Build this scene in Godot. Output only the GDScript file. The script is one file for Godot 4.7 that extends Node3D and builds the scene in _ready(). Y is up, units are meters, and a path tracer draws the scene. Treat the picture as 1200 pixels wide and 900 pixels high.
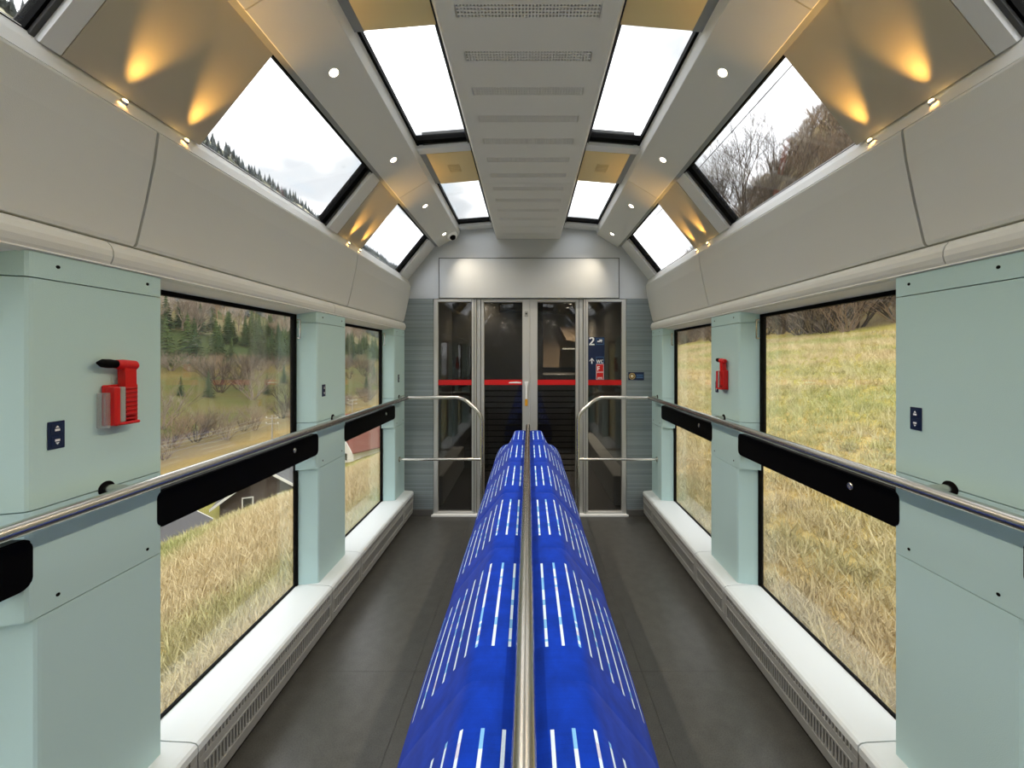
extends Node3D

# ---------------------------------------------------------------- geometry collector
class Geo:
	var v := PackedVector3Array()
	var n := PackedVector3Array()
	var u := PackedVector2Array()
	var c := PackedColorArray()
	var col := Color(1, 1, 1)
	var use_c := false
	func tri(a: Vector3, b: Vector3, d: Vector3, out: Vector3) -> void:
		var nn := (d - a).cross(b - a)
		if nn.length_squared() < 1e-16:
			return
		nn = nn.normalized()
		if nn.dot(out) < 0.0:
			var t := b
			b = d
			d = t
			nn = -nn
		for p in [a, b, d]:
			v.append(p); n.append(nn); u.append(Vector2.ZERO); c.append(col)
	func quad(a: Vector3, b: Vector3, d: Vector3, e: Vector3, out: Vector3) -> void:
		tri(a, b, d, out)
		tri(a, d, e, out)
	# a smooth quad with its own normals and uvs
	func squad(p: Array, nn: Array, uu: Array) -> void:
		var idx := [0, 1, 2, 0, 2, 3]
		var fn: Vector3 = (p[2] - p[0]).cross(p[1] - p[0])
		if fn.dot(nn[0] + nn[2]) < 0.0:
			idx = [0, 2, 1, 0, 3, 2]
		for i in idx:
			v.append(p[i]); n.append(nn[i]); u.append(uu[i]); c.append(col)
	# chamfered box
	func box(lo: Vector3, hi: Vector3, b := 0.0) -> void:
		var m := (lo + hi) * 0.5
		var h := (hi - lo).abs() * 0.5
		b = minf(b, minf(h.x, minf(h.y, h.z)) * 0.98)
		obox(Transform3D(Basis(), m), h, b)
	func obox(t: Transform3D, h: Vector3, b := 0.0) -> void:
		for ax in 3:
			var a1 := (ax + 1) % 3
			var a2 := (ax + 2) % 3
			for sg in [-1.0, 1.0]:
				var ps := []
				for k in [[-1, -1], [1, -1], [1, 1], [-1, 1]]:
					var p := Vector3.ZERO
					p[ax] = sg * h[ax]
					p[a1] = k[0] * (h[a1] - b)
					p[a2] = k[1] * (h[a2] - b)
					ps.append(t * p)
				var o := Vector3.ZERO
				o[ax] = sg
				quad(ps[0], ps[1], ps[2], ps[3], t.basis * o)
		if b <= 0.0:
			return
		for ax in 3:
			var a1 := (ax + 1) % 3
			var a2 := (ax + 2) % 3
			for s1 in [-1.0, 1.0]:
				for s2 in [-1.0, 1.0]:
					var ps := []
					for k in [[-1, 0], [1, 0], [1, 1], [-1, 1]]:
						var p := Vector3.ZERO
						p[ax] = k[0] * (h[ax] - b)
						p[a1] = s1 * (h[a1] - (b if k[1] == 1 else 0.0))
						p[a2] = s2 * (h[a2] - (b if k[1] == 0 else 0.0))
						ps.append(t * p)
					var o := Vector3.ZERO
					o[a1] = s1
					o[a2] = s2
					quad(ps[0], ps[1], ps[2], ps[3], t.basis * o)
		for sx in [-1.0, 1.0]:
			for sy in [-1.0, 1.0]:
				for sz in [-1.0, 1.0]:
					tri(t * Vector3(sx * (h.x - b), sy * (h.y - b), sz * h.z), t * Vector3(sx * (h.x - b), sy * h.y, sz * (h.z - b)), t * Vector3(sx * h.x, sy * (h.y - b), sz * (h.z - b)), t.basis * Vector3(sx, sy, sz))
	# polygon in (x, y) spanned by ux, uy, pushed along uz from h0 to h1
	func extrude(poly: Array, o: Vector3, ux: Vector3, uy: Vector3, uz: Vector3, h0: float, h1: float) -> void:
		var pp := PackedVector2Array(poly)
		var cw := Geometry2D.is_polygon_clockwise(pp)
		for i in pp.size():
			var a := pp[i]
			var b := pp[(i + 1) % pp.size()]
			var e := b - a
			var o2 := Vector2(-e.y, e.x) if cw else Vector2(e.y, -e.x)
			var a3 := o + ux * a.x + uy * a.y
			var b3 := o + ux * b.x + uy * b.y
			quad(a3 + uz * h0, b3 + uz * h0, b3 + uz * h1, a3 + uz * h1, ux * o2.x + uy * o2.y)
		var t := Geometry2D.triangulate_polygon(pp)
		for i in range(0, t.size(), 3):
			for e in [[h0, -1.0], [h1, 1.0]]:
				var q := []
				for k in 3:
					var p := pp[t[i + k]]
					q.append(o + ux * p.x + uy * p.y + uz * e[0])
				tri(q[0], q[1], q[2], uz * e[1] * signf(h1 - h0))
	func tube(path: Array, r: float, sides := 12, caps := true, r1 := -1.0) -> void:
		var rings := []
		var norms := []
		var up := Vector3.UP
		var m := path.size()
		var prev := Vector3.ZERO
		for i in m:
			var d: Vector3
			if i == 0: d = path[1] - path[0]
			elif i == m - 1: d = path[m - 1] - path[m - 2]
			else: d = (path[i] - path[i - 1]).normalized() + (path[i + 1] - path[i]).normalized()
			d = d.normalized()
			if prev == Vector3.ZERO:
				prev = d.cross(Vector3.UP if absf(d.y) < 0.9 else Vector3.RIGHT).normalized()
			var x := (prev - d * prev.dot(d)).normalized()
			prev = x
			var y := d.cross(x)
			var st := 1.0
			if i > 0 and i < m - 1:
				st = 1.0 / maxf(0.5, d.dot((path[i + 1] - path[i]).normalized()))
			var rr := r if r1 < 0.0 else lerpf(r, r1, float(i) / (m - 1))
			var ring := []
			var nr := []
			for k in sides:
				var an := TAU * k / sides
				var q := x * cos(an) + y * sin(an)
				nr.append(q)
				ring.append(path[i] + q * rr * (1.0 if st < 1.02 else lerpf(1.0, st, 0.5)))
			rings.append(ring)
			norms.append(nr)
		for i in m - 1:
			for k in sides:
				var j := (k + 1) % sides
				squad([rings[i][k], rings[i][j], rings[i + 1][j], rings[i + 1][k]], [norms[i][k], norms[i][j], norms[i + 1][j], norms[i + 1][k]], [Vector2.ZERO, Vector2.ZERO, Vector2.ZERO, Vector2.ZERO])
		if caps:
			for e in [[0, 1], [m - 1, m - 2]]:
				for k in sides:
					tri(path[e[0]], rings[e[0]][k], rings[e[0]][(k + 1) % sides], path[e[0]] - path[e[1]])
	# profile [(radius, height)] turned about the axis ay at o
	func lathe(prof: Array, o: Vector3, ay: Vector3, sides := 16) -> void:
		ay = ay.normalized()
		var ax := ay.cross(Vector3.UP if absf(ay.y) < 0.9 else Vector3.RIGHT).normalized()
		var az := ay.cross(ax)
		for i in prof.size() - 1:
			var a: Vector2 = prof[i]
			var b: Vector2 = prof[i + 1]
			var e := b - a
			var n2 := Vector2(e.y, -e.x).normalized()
			for k in sides:
				var q0 := ax * cos(TAU * k / sides) + az * sin(TAU * k / sides)
				var q1 := ax * cos(TAU * (k + 1) / sides) + az * sin(TAU * (k + 1) / sides)
				var p := [o + q0 * a.x + ay * a.y, o + q1 * a.x + ay * a.y, o + q1 * b.x + ay * b.y, o + q0 * b.x + ay * b.y]
				var nn := [q0 * n2.x + ay * n2.y, q1 * n2.x + ay * n2.y, q1 * n2.x + ay * n2.y, q0 * n2.x + ay * n2.y]
				if a.x < 1e-5:
					tri(p[0], p[2], p[3], nn[0] + nn[1])
				elif b.x < 1e-5:
					tri(p[0], p[1], p[2], nn[0] + nn[1])
				else:
					squad(p, nn, [Vector2.ZERO, Vector2.ZERO, Vector2.ZERO, Vector2.ZERO])
	func mesh(m: Material, off := Vector3.ZERO) -> ArrayMesh:
		var am := ArrayMesh.new()
		var arr := []
		arr.resize(Mesh.ARRAY_MAX)
		if off != Vector3.ZERO:
			for i in v.size():
				v[i] -= off
		arr[Mesh.ARRAY_VERTEX] = v
		arr[Mesh.ARRAY_NORMAL] = n
		arr[Mesh.ARRAY_TEX_UV] = u
		if use_c:
			arr[Mesh.ARRAY_COLOR] = c
		am.add_surface_from_arrays(Mesh.PRIMITIVE_TRIANGLES, arr)
		am.surface_set_material(0, m)
		return am

const UP := Vector3.UP
const AHEAD := Vector3(0, 0, -1)
# car cross-section and lengthwise stations (metres; d is the distance ahead of the viewer)
const GLASS_X := 1.275
const FACE_X := 1.165
const PITCH := 1.24
const END_D := 3.66
const REAR_D := -2.62
const PX := 0.00804

var taken := {}
var M := {}
var rng := RandomNumberGenerator.new()

func V(x: float, y: float, d: float) -> Vector3:
	return Vector3(x, y, -d)

func numbered(called: String) -> String:
	var k: int = taken.get(called, 0)
	taken[called] = k + 1
	return called if k == 0 else "%s_%03d" % [called, k]

func part(g: Geo, called: String, m: Material, parent: Node3D) -> MeshInstance3D:
	var o := MeshInstance3D.new()
	o.name = called
	var off := Vector3.ZERO
	var p: Node = parent
	while p != self:
		off += (p as Node3D).position
		p = p.get_parent()
	o.mesh = g.mesh(m, off)
	parent.add_child(o, true)
	return o

func node(called: String, parent: Node3D) -> Node3D:
	var o := Node3D.new()
	o.name = called
	parent.add_child(o, true)
	return o

func thing(called: String, label: String, category: String, at := Vector3.ZERO, group := "") -> Node3D:
	var o := Node3D.new()
	o.name = numbered(called)
	add_child(o)
	o.position = at
	tag(o, label, category, group)
	return o

func tag(o: Node, label: String, category: String, group := "", kind := "") -> void:
	o.set_meta("label", label)
	o.set_meta("category", category)
	if group != "": o.set_meta("group", group)
	if kind != "": o.set_meta("kind", kind)

func struct(called: String, label: String, category: String) -> Node3D:
	var o := Node3D.new()
	o.name = called
	add_child(o)
	tag(o, label, category, "", "structure")
	return o

func mat(c: Color, rough := 0.6, metal := 0.0) -> StandardMaterial3D:
	var m := StandardMaterial3D.new()
	m.albedo_color = c
	m.roughness = rough
	m.metallic = metal
	return m

func noise_tex(freq: float, octaves: int, ramp: Array, size := 512, sd := 1, kind := FastNoiseLite.TYPE_SIMPLEX_SMOOTH) -> NoiseTexture2D:
	var nz := FastNoiseLite.new()
	nz.seed = sd
	nz.noise_type = kind
	nz.frequency = freq
	nz.fractal_octaves = octaves
	var t := NoiseTexture2D.new()
	t.width = size
	t.height = size
	t.seamless = true
	t.noise = nz
	if ramp.size() > 0:
		var gr := Gradient.new()
		gr.offsets = PackedFloat32Array(ramp.map(func(r): return r[0]))
		gr.colors = PackedColorArray(ramp.map(func(r): return r[1]))
		t.color_ramp = gr
	return t

func tri_tex(m: StandardMaterial3D, scale: Vector3, world := true) -> void:
	m.uv1_triplanar = true
	m.uv1_world_triplanar = world
	m.uv1_scale = scale

func _ready() -> void:
	rng.seed = 7
	make_camera()
	make_sky()
	make_materials()
	make_floor()
	for s in [-1.0, 1.0]:
		make_wall(s)
	make_ceiling()
	make_end_wall()
	make_rear_wall()
	make_room_beyond()
	make_bench()
	for s in [-1.0, 1.0]:
		make_heater(s)
		make_handrail(s)
	make_fittings()
	make_land()
	make_village()
	make_trees()

# ---------------------------------------------------------------- camera and light
func make_camera() -> void:
	var cam := Camera3D.new()
	cam.name = "camera"
	cam.projection = Camera3D.PROJECTION_FRUSTUM
	cam.near = 0.05
	cam.far = 6000.0
	cam.size = 900.0 / 455.0 * 0.05
	cam.frustum_offset = Vector2((600.0 - 619.0) / 455.0 * 0.05, (418.0 - 450.0) / 455.0 * 0.05)
	cam.position = Vector3(0, 1.5, 0)
	add_child(cam)
	cam.current = true

func make_sky() -> void:
	var w := 1024
	var h := 512
	var nz := FastNoiseLite.new()
	nz.seed = 11
	nz.noise_type = FastNoiseLite.TYPE_SIMPLEX_SMOOTH
	nz.frequency = 1.1
	nz.fractal_octaves = 5
	nz.fractal_gain = 0.52
	var im := Image.create(w, h, false, Image.FORMAT_RGBF)
	for y in h:
		var el := PI * (0.5 - (y + 0.5) / h)
		for x in w:
			var az := TAU * (x + 0.5) / w
			var p := Vector3(cos(az) * cos(el), sin(el), sin(az) * cos(el))
			# cloud deck seen in perspective
			var q := p / maxf(0.22, p.y + 0.12)
			var k := clampf(0.70 + 0.75 * nz.get_noise_3d(q.x, 3.0, q.z), 0.0, 1.0)
			var blue := Color(0.25, 0.34, 0.41)
			var grey := Color(0.36, 0.375, 0.39)
			var white := Color(1.30, 1.33, 1.37)
			var c := grey.lerp(white, smoothstep(0.40, 0.75, k))
			c = blue.lerp(c, smoothstep(0.14, 0.40, k))
			if p.y < 0.0:
				c = Color(0.55, 0.56, 0.56)
			im.set_pixel(x, y, c)
	var sm := PanoramaSkyMaterial.new()
	sm.panorama = ImageTexture.create_from_image(im)
	var sky := Sky.new()
	sky.sky_material = sm
	var e := Environment.new()
	e.background_mode = Environment.BG_SKY
	e.sky = sky
	e.background_energy_multiplier = 1.2
	e.tonemap_mode = Environment.TONE_MAPPER_LINEAR
	e.tonemap_exposure = 2.4
	e.sdfgi_enabled = true
	e.ssao_enabled = true
	e.ssil_enabled = true
	var we := WorldEnvironment.new()
	we.name = "world_environment"
	we.environment = e
	add_child(we)

# ---------------------------------------------------------------- materials
func make_materials() -> void:
	var grain := noise_tex(0.25, 3, [], 256, 3)
	var fine := func(m: StandardMaterial3D, depth: float, scale := 6.0) -> StandardMaterial3D:
		m.heightmap_enabled = true
		m.heightmap_texture = grain
		m.heightmap_scale = depth
		tri_tex(m, Vector3.ONE * scale)
		return m
	M.mint = fine.call(mat(Color(0.745, 0.865, 0.865), 0.5), 0.03)
	M.grey_panel = fine.call(mat(Color(0.895, 0.90, 0.88), 0.6), 0.03)
	M.ceiling = fine.call(mat(Color(0.90, 0.90, 0.88), 0.62), 0.02)
	M.white = mat(Color(0.93, 0.935, 0.93), 0.5)
	M.sill = mat(Color(0.86, 0.89, 0.895), 0.42)
	M.grille = mat(Color(0.62, 0.63, 0.62), 0.45)
	M.core = mat(Color(0.06, 0.06, 0.06), 0.8)
	M.shell = mat(Color(0.30, 0.30, 0.30), 0.8)
	M.black = mat(Color(0.02, 0.02, 0.02), 0.5)
	M.black.metallic_specular = 0.2
	M.rubber = mat(Color(0.03, 0.03, 0.03), 0.7)
	M.rubber.metallic_specular = 0.2
	M.steel = mat(Color(0.80, 0.79, 0.76), 0.26, 1.0)
	M.frame = mat(Color(0.80, 0.80, 0.79), 0.42, 0.6)
	M.silver = fine.call(mat(Color(0.76, 0.775, 0.785), 0.45, 0.3), 0.02)
	M.champagne = mat(Color(0.80, 0.76, 0.67), 0.45, 0.35)
	M.champagne_lit = mat(Color(0.96, 0.87, 0.64), 0.5, 0.0)  # skylight plates: champagne with the warm lamp glow put into the colour
	var glass := mat(Color(0.95, 0.98, 0.97, 0.04), 0.02)
	glass.transparency = BaseMaterial3D.TRANSPARENCY_ALPHA
	M.glass = glass
	var tint := mat(Color(0.05, 0.05, 0.045, 0.35), 0.02)
	tint.transparency = BaseMaterial3D.TRANSPARENCY_ALPHA
	M.tint = tint
	M.red = mat(Color(0.80, 0.03, 0.04), 0.4)
	M.red_dark = mat(Color(0.70, 0.02, 0.03), 0.45)
	M.navy = mat(Color(0.03, 0.12, 0.27), 0.4)
	M.print_white = mat(Color(0.93, 0.94, 0.95), 0.5)
	M.gold_print = mat(Color(0.83, 0.70, 0.42), 0.5)
	M.blue_print = mat(Color(0.30, 0.48, 0.68), 0.5)
	M.yellow = mat(Color(0.85, 0.62, 0.12), 0.4)
	M.clear = mat(Color(0.80, 0.80, 0.80, 0.30), 0.1)
	M.clear.transparency = BaseMaterial3D.TRANSPARENCY_ALPHA
	# horizontally brushed laminate on the end wall
	var lines := Image.create(256, 512, false, Image.FORMAT_RGB8)
	var r := RandomNumberGenerator.new()
	r.seed = 5
	var base := 0.62
	for y in 512:
		if y % 12 == 0: base = 0.56 + 0.1 * r.randf()
		var row := base + (-0.12 if y % 12 < 2 else 0.0) + 0.03 * r.randf()
		for x in 256:
			var k := row + 0.02 * r.randf()
			lines.set_pixel(x, y, Color(k * 0.97, k, k))
	M.laminate = mat(Color(0.86, 0.90, 0.91), 0.5)
	M.laminate.albedo_texture = ImageTexture.create_from_image(lines)
	tri_tex(M.laminate, Vector3(1.0, 1.25, 1.0))
	# speckled rubber floor
	M.floor = mat(Color(1, 1, 1), 0.33)
	M.floor.albedo_texture = noise_tex(0.012, 5, [[0.0, Color(0.285, 0.285, 0.27)], [0.5, Color(0.31, 0.31, 0.295)], [1.0, Color(0.335, 0.335, 0.32)]], 1024, 21)
	tri_tex(M.floor, Vector3.ONE * 0.9)
	M.floor.detail_enabled = true
	M.floor.detail_blend_mode = BaseMaterial3D.BLEND_MODE_MUL
	M.floor.detail_albedo = noise_tex(0.35, 2, [[0.0, Color(0.72, 0.72, 0.72)], [0.5, Color(0.95, 0.95, 0.95)], [0.8, Color(1, 1, 1)]], 512, 23)
	M.floor.heightmap_enabled = true
	M.floor.heightmap_texture = noise_tex(0.2, 2, [], 512, 24)
	M.floor.heightmap_scale = 0.006
	# seat cloth: blue plush with woven groups of pale stripes
	M.cloth = mat(Color(1, 1, 1), 0.9)
	M.cloth.albedo_texture = ImageTexture.create_from_image(cloth_image())
	M.cloth.rim_enabled = true
	M.cloth.rim = 0.12
	M.cloth.rim_tint = 1.0
	M.cloth.metallic_specular = 0.2

const CLOTH_LEN := 0.72      # metres of cloth across one half of the bench that the picture spans
const STRIPES := [0.040, 0.074, 0.109, 0.141, 0.176, 0.211, 0.246, 0.281, 0.316]

func cloth_image() -> Image:
	var w := 1024
	var h := 512
	var r := RandomNumberGenerator.new()
	r.seed = 31
	var nz := FastNoiseLite.new()
	nz.seed = 4
	nz.frequency = 0.012
	nz.fractal_octaves = 4
	var im := Image.create(w, h, false, Image.FORMAT_RGB8)
	for y in h:
		var thread := 0.94 + 0.06 * r.randf()
		for x in w:
			var k := thread * (1.0 + 0.16 * nz.get_noise_2d(x, y)) * (0.93 + 0.07 * r.randf())
			im.set_pixel(x, y, Color(0.03 * k, 0.205 * k, 0.66 * k))
	for i in STRIPES.size():
		var x0 := int(STRIPES[i] / CLOTH_LEN * w)
		var y := int(0.0 * h)
		var y_end := int(0.325 / 0.503 * h)
		while y < y_end:
			var seg := r.randi_range(6, 26)
			var pick := r.randf()
			var c := Color(0.80, 0.89, 0.97)
			if pick < 0.22: c = Color(0.46, 0.70, 0.92)
			elif pick < 0.27: c = Color(0.74, 0.76, 0.86)
			for yy in range(y, mini(y + seg, y_end)):
				for xx in range(x0 - 4, x0 + 5):
					var k := 0.93 + 0.07 * r.randf()
					im.set_pixel(xx, yy, Color(c.r * k, c.g * k, c.b * k))
			y += seg
	return im

# ---------------------------------------------------------------- floor
func make_floor() -> void:
	var f := struct("floor", "dark grey speckled rubber floor of the railway carriage", "floor")
	# sheets of flooring with tight joints
	var xs := [-1.30, -0.54, 0.54, 1.30]
	var ds := [REAR_D - 0.05, -1.15, 0.35, 1.85, 3.70]
	for i in 3:
		for j in 4:
			var g := Geo.new()
			g.box(V(xs[i] + 0.0003, -0.02, ds[j] + 0.0003), V(xs[i + 1] - 0.0003, 0.0, ds[j + 1] - 0.0003), 0.0005)
			part(g, "floor_sheet", M.floor, f)
	var g2 := Geo.new()
	g2.box(V(-1.40, -0.16, REAR_D - 0.1), V(1.40, -0.0195, 3.75))
	part(g2, "underfloor", M.shell, f)

# ---------------------------------------------------------------- side walls
const WALL_WORD := {-1.0: "facing the wooded valley", 1.0: "facing the grassy slope"}

func sprism(g: Geo, s: float, poly: Array, d0: float, d1: float) -> void:
	g.extrude(poly, Vector3.ZERO, Vector3(s, 0, 0), UP, AHEAD, d0, d1)

func make_wall(s: float) -> void:
	var side := "left" if s < 0 else "right"
	var w := struct("wall_" + side, "pale mint carriage wall of pillars and grey cove panels " + WALL_WORD[s], "wall")
	# outer skin: below and above the windows
	var g := Geo.new()
	sprism(g, s, [Vector2(1.284, -0.16), Vector2(1.32, -0.16), Vector2(1.30, 0.236), Vector2(1.284, 0.236)], REAR_D - 0.1, 3.75)
	part(g, "outer_skin", M.shell, w)
	g = Geo.new()
	sprism(g, s, [Vector2(1.282, 1.745), Vector2(1.30, 1.745), Vector2(1.29, 1.95), Vector2(1.215, 2.24), Vector2(1.17, 2.225), Vector2(1.22, 1.95), Vector2(1.25, 1.80)], REAR_D - 0.1, 3.75)
	part(g, "outer_skin", M.shell, w)
	# soffit board above the windows
	g = Geo.new()
	sprism(g, s, [Vector2(1.160, 1.752), Vector2(1.274, 1.728), Vector2(1.285, 1.76), Vector2(1.25, 1.81), Vector2(1.20, 1.81)], REAR_D, END_D)
	part(g, "window_soffit", M.white, w)
	# rounded moulding, in lengths that meet over the pillars
	var ds := [REAR_D, -1.40, -0.16, 1.08, 2.32, END_D]
	for i in ds.size() - 1:
		g = Geo.new()
		var pl := []
		for k in 9:
			var a := PI * (0.42 + 1.0 * k / 8.0)
			pl.append(Vector2(1.187 + 0.034 * cos(a), 1.784 + 0.040 * sin(a)))
		pl.append(Vector2(1.21, 1.75))
		pl.append(Vector2(1.21, 1.82))
		sprism(g, s, pl, ds[i] + 0.002, ds[i + 1] - 0.002)
		part(g, "moulding", M.grey_panel, w)
	# big sloping cove panels
	var cs := [REAR_D, -1.58, -0.21, 1.162 if s < 0 else 1.150, 2.525, END_D]
	for i in cs.size() - 1:
		g = Geo.new()
		var face := [Vector2(1.109, 2.172), Vector2(1.1075, 2.165), Vector2(1.119, 2.08), Vector2(1.1445, 1.955), Vector2(1.172, 1.838), Vector2(1.178, 1.829), Vector2(1.20, 1.826)]
		var back := [Vector2(1.20, 1.85), Vector2(1.165, 1.965), Vector2(1.139, 2.08), Vector2(1.134, 2.172)]
		sprism(g, s, face + back, cs[i] + (0.004 if i > 0 else 0.0), cs[i + 1] - (0.004 if i < cs.size() - 2 else 0.0))
		part(g, "cove_panel", M.grey_panel, w)
	# white ledge below the upper windows
	g = Geo.new()
	sprism(g, s, [Vector2(1.112, 2.176), Vector2(1.130, 2.216), Vector2(1.152, 2.254), Vector2(1.180, 2.268), Vector2(1.22, 2.235), Vector2(1.20, 2.20), Vector2(1.136, 2.168)], REAR_D, END_D)
	part(g, "upper_ledge", M.white, w)
	for k in range(-3, 3):
		make_pillar(w, s, k)
	for k in range(-3, 2):
		make_side_window(s, k)

func make_pillar(w: Node3D, s: float, k: int) -> void:
	var c := 0.908 + PITCH * k
	var e := minf(1.236 + PITCH * k, END_D)
	if k == -3: c = REAR_D
	var p := node("pillar", w)
	var spans := [[1.6885, 1.748, 0.0], [1.139, 1.6855, 0.0], [0.8805, 1.136, 0.0], [0.236, 0.8775, 0.016]]
	var names := ["top_strip", "upper_panel", "middle_panel", "lower_panel"]
	for i in 4:
		var inset: float = spans[i][2]
		var g := Geo.new()
		var cc := c + inset
		var poly := [Vector2(1.268, cc - 0.034), Vector2(FACE_X + 0.006, cc - 0.006), Vector2(FACE_X + 0.0015, cc - 0.001), Vector2(FACE_X, cc + 0.006), Vector2(FACE_X, e - 0.006), Vector2(FACE_X + 0.006, e), Vector2(1.268, e + 0.006)]
		g.extrude(poly, Vector3.ZERO, Vector3(s, 0, 0), AHEAD, UP, spans[i][0], spans[i][1])
		part(g, names[i], M.mint, p)
	var gc := Geo.new()
	gc.box(V(s * 1.18, 0.24, c + 0.03), V(s * 1.286, 1.75, e - 0.01))
	part(gc, "core", M.core, p)
	for y in [1.722, 0.911]:
		for d in [c + 0.054, e - 0.048]:
			var g := Geo.new()
			g.lathe([Vector2(0.0045, -0.002), Vector2(0.0045, 0.0008), Vector2(0.0025, 0.0014), Vector2(0, 0.0006)], V(s * FACE_X, y, d), Vector3(-s, 0, 0), 10)
			part(g, "screw", M.rubber, p)

var window_count := 0
func window_node(label: String) -> Node3D:
	window_count += 1
	return struct("window_%d" % window_count, label, "window")

func make_side_window(s: float, k: int) -> void:
	var a := 1.236 + PITCH * k
	var b := 0.908 + PITCH * (k + 1)
	var where := "wooded valley" if s < 0 else "grassy slope"
	var nth: String = {1: "window next to the glass end wall", 0: "window one bay away from the glass end wall", -1: "window two bays away from the glass end wall"}.get(k, "window near the rear wall")
	var w := window_node("tall %s looking out on the %s" % [nth, where])
	var g := Geo.new()
	g.box(V(s * (GLASS_X), 0.236, a - 0.01), V(s * (GLASS_X + 0.008), 1.745, b + 0.02))
	part(g, "pane", M.glass, w)
	# black rubber and frit round the pane
	g = Geo.new()
	g.box(V(s * 1.262, 1.714, a), V(s * 1.284, 1.746, b + 0.01))
	part(g, "gasket", M.rubber, w)
	g = Geo.new()
	g.box(V(s * 1.268, 0.236, a), V(s * 1.284, 0.252, b + 0.01))
	part(g, "gasket", M.rubber, w)
	g = Geo.new()
	g.box(V(s * 1.262, 1.02, b - 0.055), V(s * 1.284, 1.738, b + 0.03), 0.001)
	part(g, "frame_strip", M.black, w)
	g = Geo.new()
	g.box(V(s * 1.262, 0.24, b - 0.030), V(s * 1.284, 1.02, b + 0.03), 0.001)
	part(g, "frame_strip", M.rubber, w)
	g = Geo.new()
	g.box(V(s * 1.262, 0.24, a - 0.012), V(s * 1.284, 1.738, a + 0.012), 0.001)
	part(g, "frame_strip", M.rubber, w)
	# little blind catch
	g = Geo.new()
	g.tube([V(s * 1.25, 1.70, b - 0.046), V(s * 1.235, 1.70, b - 0.046), V(s * 1.235, 1.60, b - 0.046), V(s * 1.25, 1.60, b - 0.046)], 0.004, 6)
	part(g, "blind_catch", M.steel, w)
	# padded black bar across the window, rounded corners
	g = Geo.new()
	var lo := Vector2(a - 0.02, 0.958)
	var hi := Vector2(b + 0.006, 1.078)
	var poly := []
	for q in [[hi.x, hi.y, 0.0], [lo.x, hi.y, 0.5], [lo.x, lo.y, 1.0], [hi.x, lo.y, 1.5]]:
		var r := 0.024
		var cx: float = q[0] + (-r if q[0] == hi.x else r)
		var cy: float = q[1] + (-r if q[1] == hi.y else r)
		for i in 5:
			var an: float = PI * (q[2] + 0.125 * i)
			poly.append(Vector2(cx + r * cos(an), cy + r * sin(an)))
	g.extrude(poly, Vector3.ZERO, AHEAD, UP, Vector3(s, 0, 0), 1.166, 1.200)
	var inner := poly.map(func(p): return (p - (lo + hi) * 0.5) * Vector2(0.995, 0.95) + (lo + hi) * 0.5)
	g.extrude(inner, Vector3.ZERO, AHEAD, UP, Vector3(s, 0, 0), 1.1625, 1.168)
	var bar := part(g, "window_bar", M.black, w)
	g = Geo.new()
	var bd := (1.93 if s < 0 else 1.40) + PITCH * k
	g.lathe([Vector2(0.013, 0.0), Vector2(0.013, 0.003), Vector2(0.010, 0.005), Vector2(0.006, 0.005), Vector2(0.005, 0.002), Vector2(0, 0.002)], V(s * 1.1625, 1.033, bd), Vector3(-s, 0, 0), 16)
	part(g, "lock_bolt", M.steel, bar)

# ---------------------------------------------------------------- heater casings under the windows
func make_heater(s: float) -> void:
	var h := thing("heater_casing", "long white heater casing with slotted grilles below the windows " + WALL_WORD[s], "heater", V(s * 1.18, 0.0, 0.5))
	var cuts := [REAR_D + 0.01, -2.45, -1.58, -1.21, -0.34, 0.03, 0.90, 1.27, 2.14, 2.51, 3.38, END_D - 0.004]
	for i in cuts.size() - 1:
		var d0: float = cuts[i] + 0.002
		var d1: float = cuts[i + 1] - 0.002
		var g := Geo.new()
		sprism(g, s, [Vector2(1.270, 0.247), Vector2(1.105, 0.238), Vector2(1.088, 0.234), Vector2(1.080, 0.226), Vector2(1.079, 0.204), Vector2(1.094, 0.202), Vector2(1.270, 0.21)], d0, d1)
		var cover := part(g, "cover", M.sill, h)
		g = Geo.new()
		# front plates: between the slot rows, and the two end cheeks
		sprism(g, s, [Vector2(1.080, 0.178), Vector2(1.080, 0.146), Vector2(1.094, 0.146), Vector2(1.094, 0.178)], d0, d1)
		sprism(g, s, [Vector2(1.083, 0.080), Vector2(1.086, 0.034), Vector2(1.100, 0.034), Vector2(1.100, 0.080)], d0, d1)
		for dd in [[d0, d0 + 0.026], [d1 - 0.026, d1]]:
			sprism(g, s, [Vector2(1.080, 0.203), Vector2(1.0835, 0.078), Vector2(1.097, 0.078), Vector2(1.094, 0.203)], dd[0], dd[1])
		# a raised bead along each row
		sprism(g, s, [Vector2(1.0765, 0.152), Vector2(1.0765, 0.146), Vector2(1.084, 0.146), Vector2(1.084, 0.152)], d0 + 0.02, d1 - 0.02)
		sprism(g, s, [Vector2(1.0785, 0.080), Vector2(1.0785, 0.074), Vector2(1.086, 0.074), Vector2(1.086, 0.080)], d0 + 0.02, d1 - 0.02)
		part(g, "front_plate", M.grille, h)
		g = Geo.new()
		var d := d0 + 0.032
		while d < d1 - 0.03:
			g.box(V(s * 1.0815, 0.177, d), V(s * 1.092, 0.203, d + 0.0072))
			g.box(V(s * 1.084, 0.079, d), V(s * 1.0945, 0.147, d + 0.0066))
			d += 0.0155
		var gr := part(g, "grille_bars", M.grille, h)
		gr.set_meta("kind", "stuff")
		g = Geo.new()
		sprism(g, s, [Vector2(1.105, 0.203), Vector2(1.105, 0.0), Vector2(1.27, 0.0), Vector2(1.27, 0.20)], d0, d1)
		part(g, "casing_inside", M.core, h)

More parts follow.
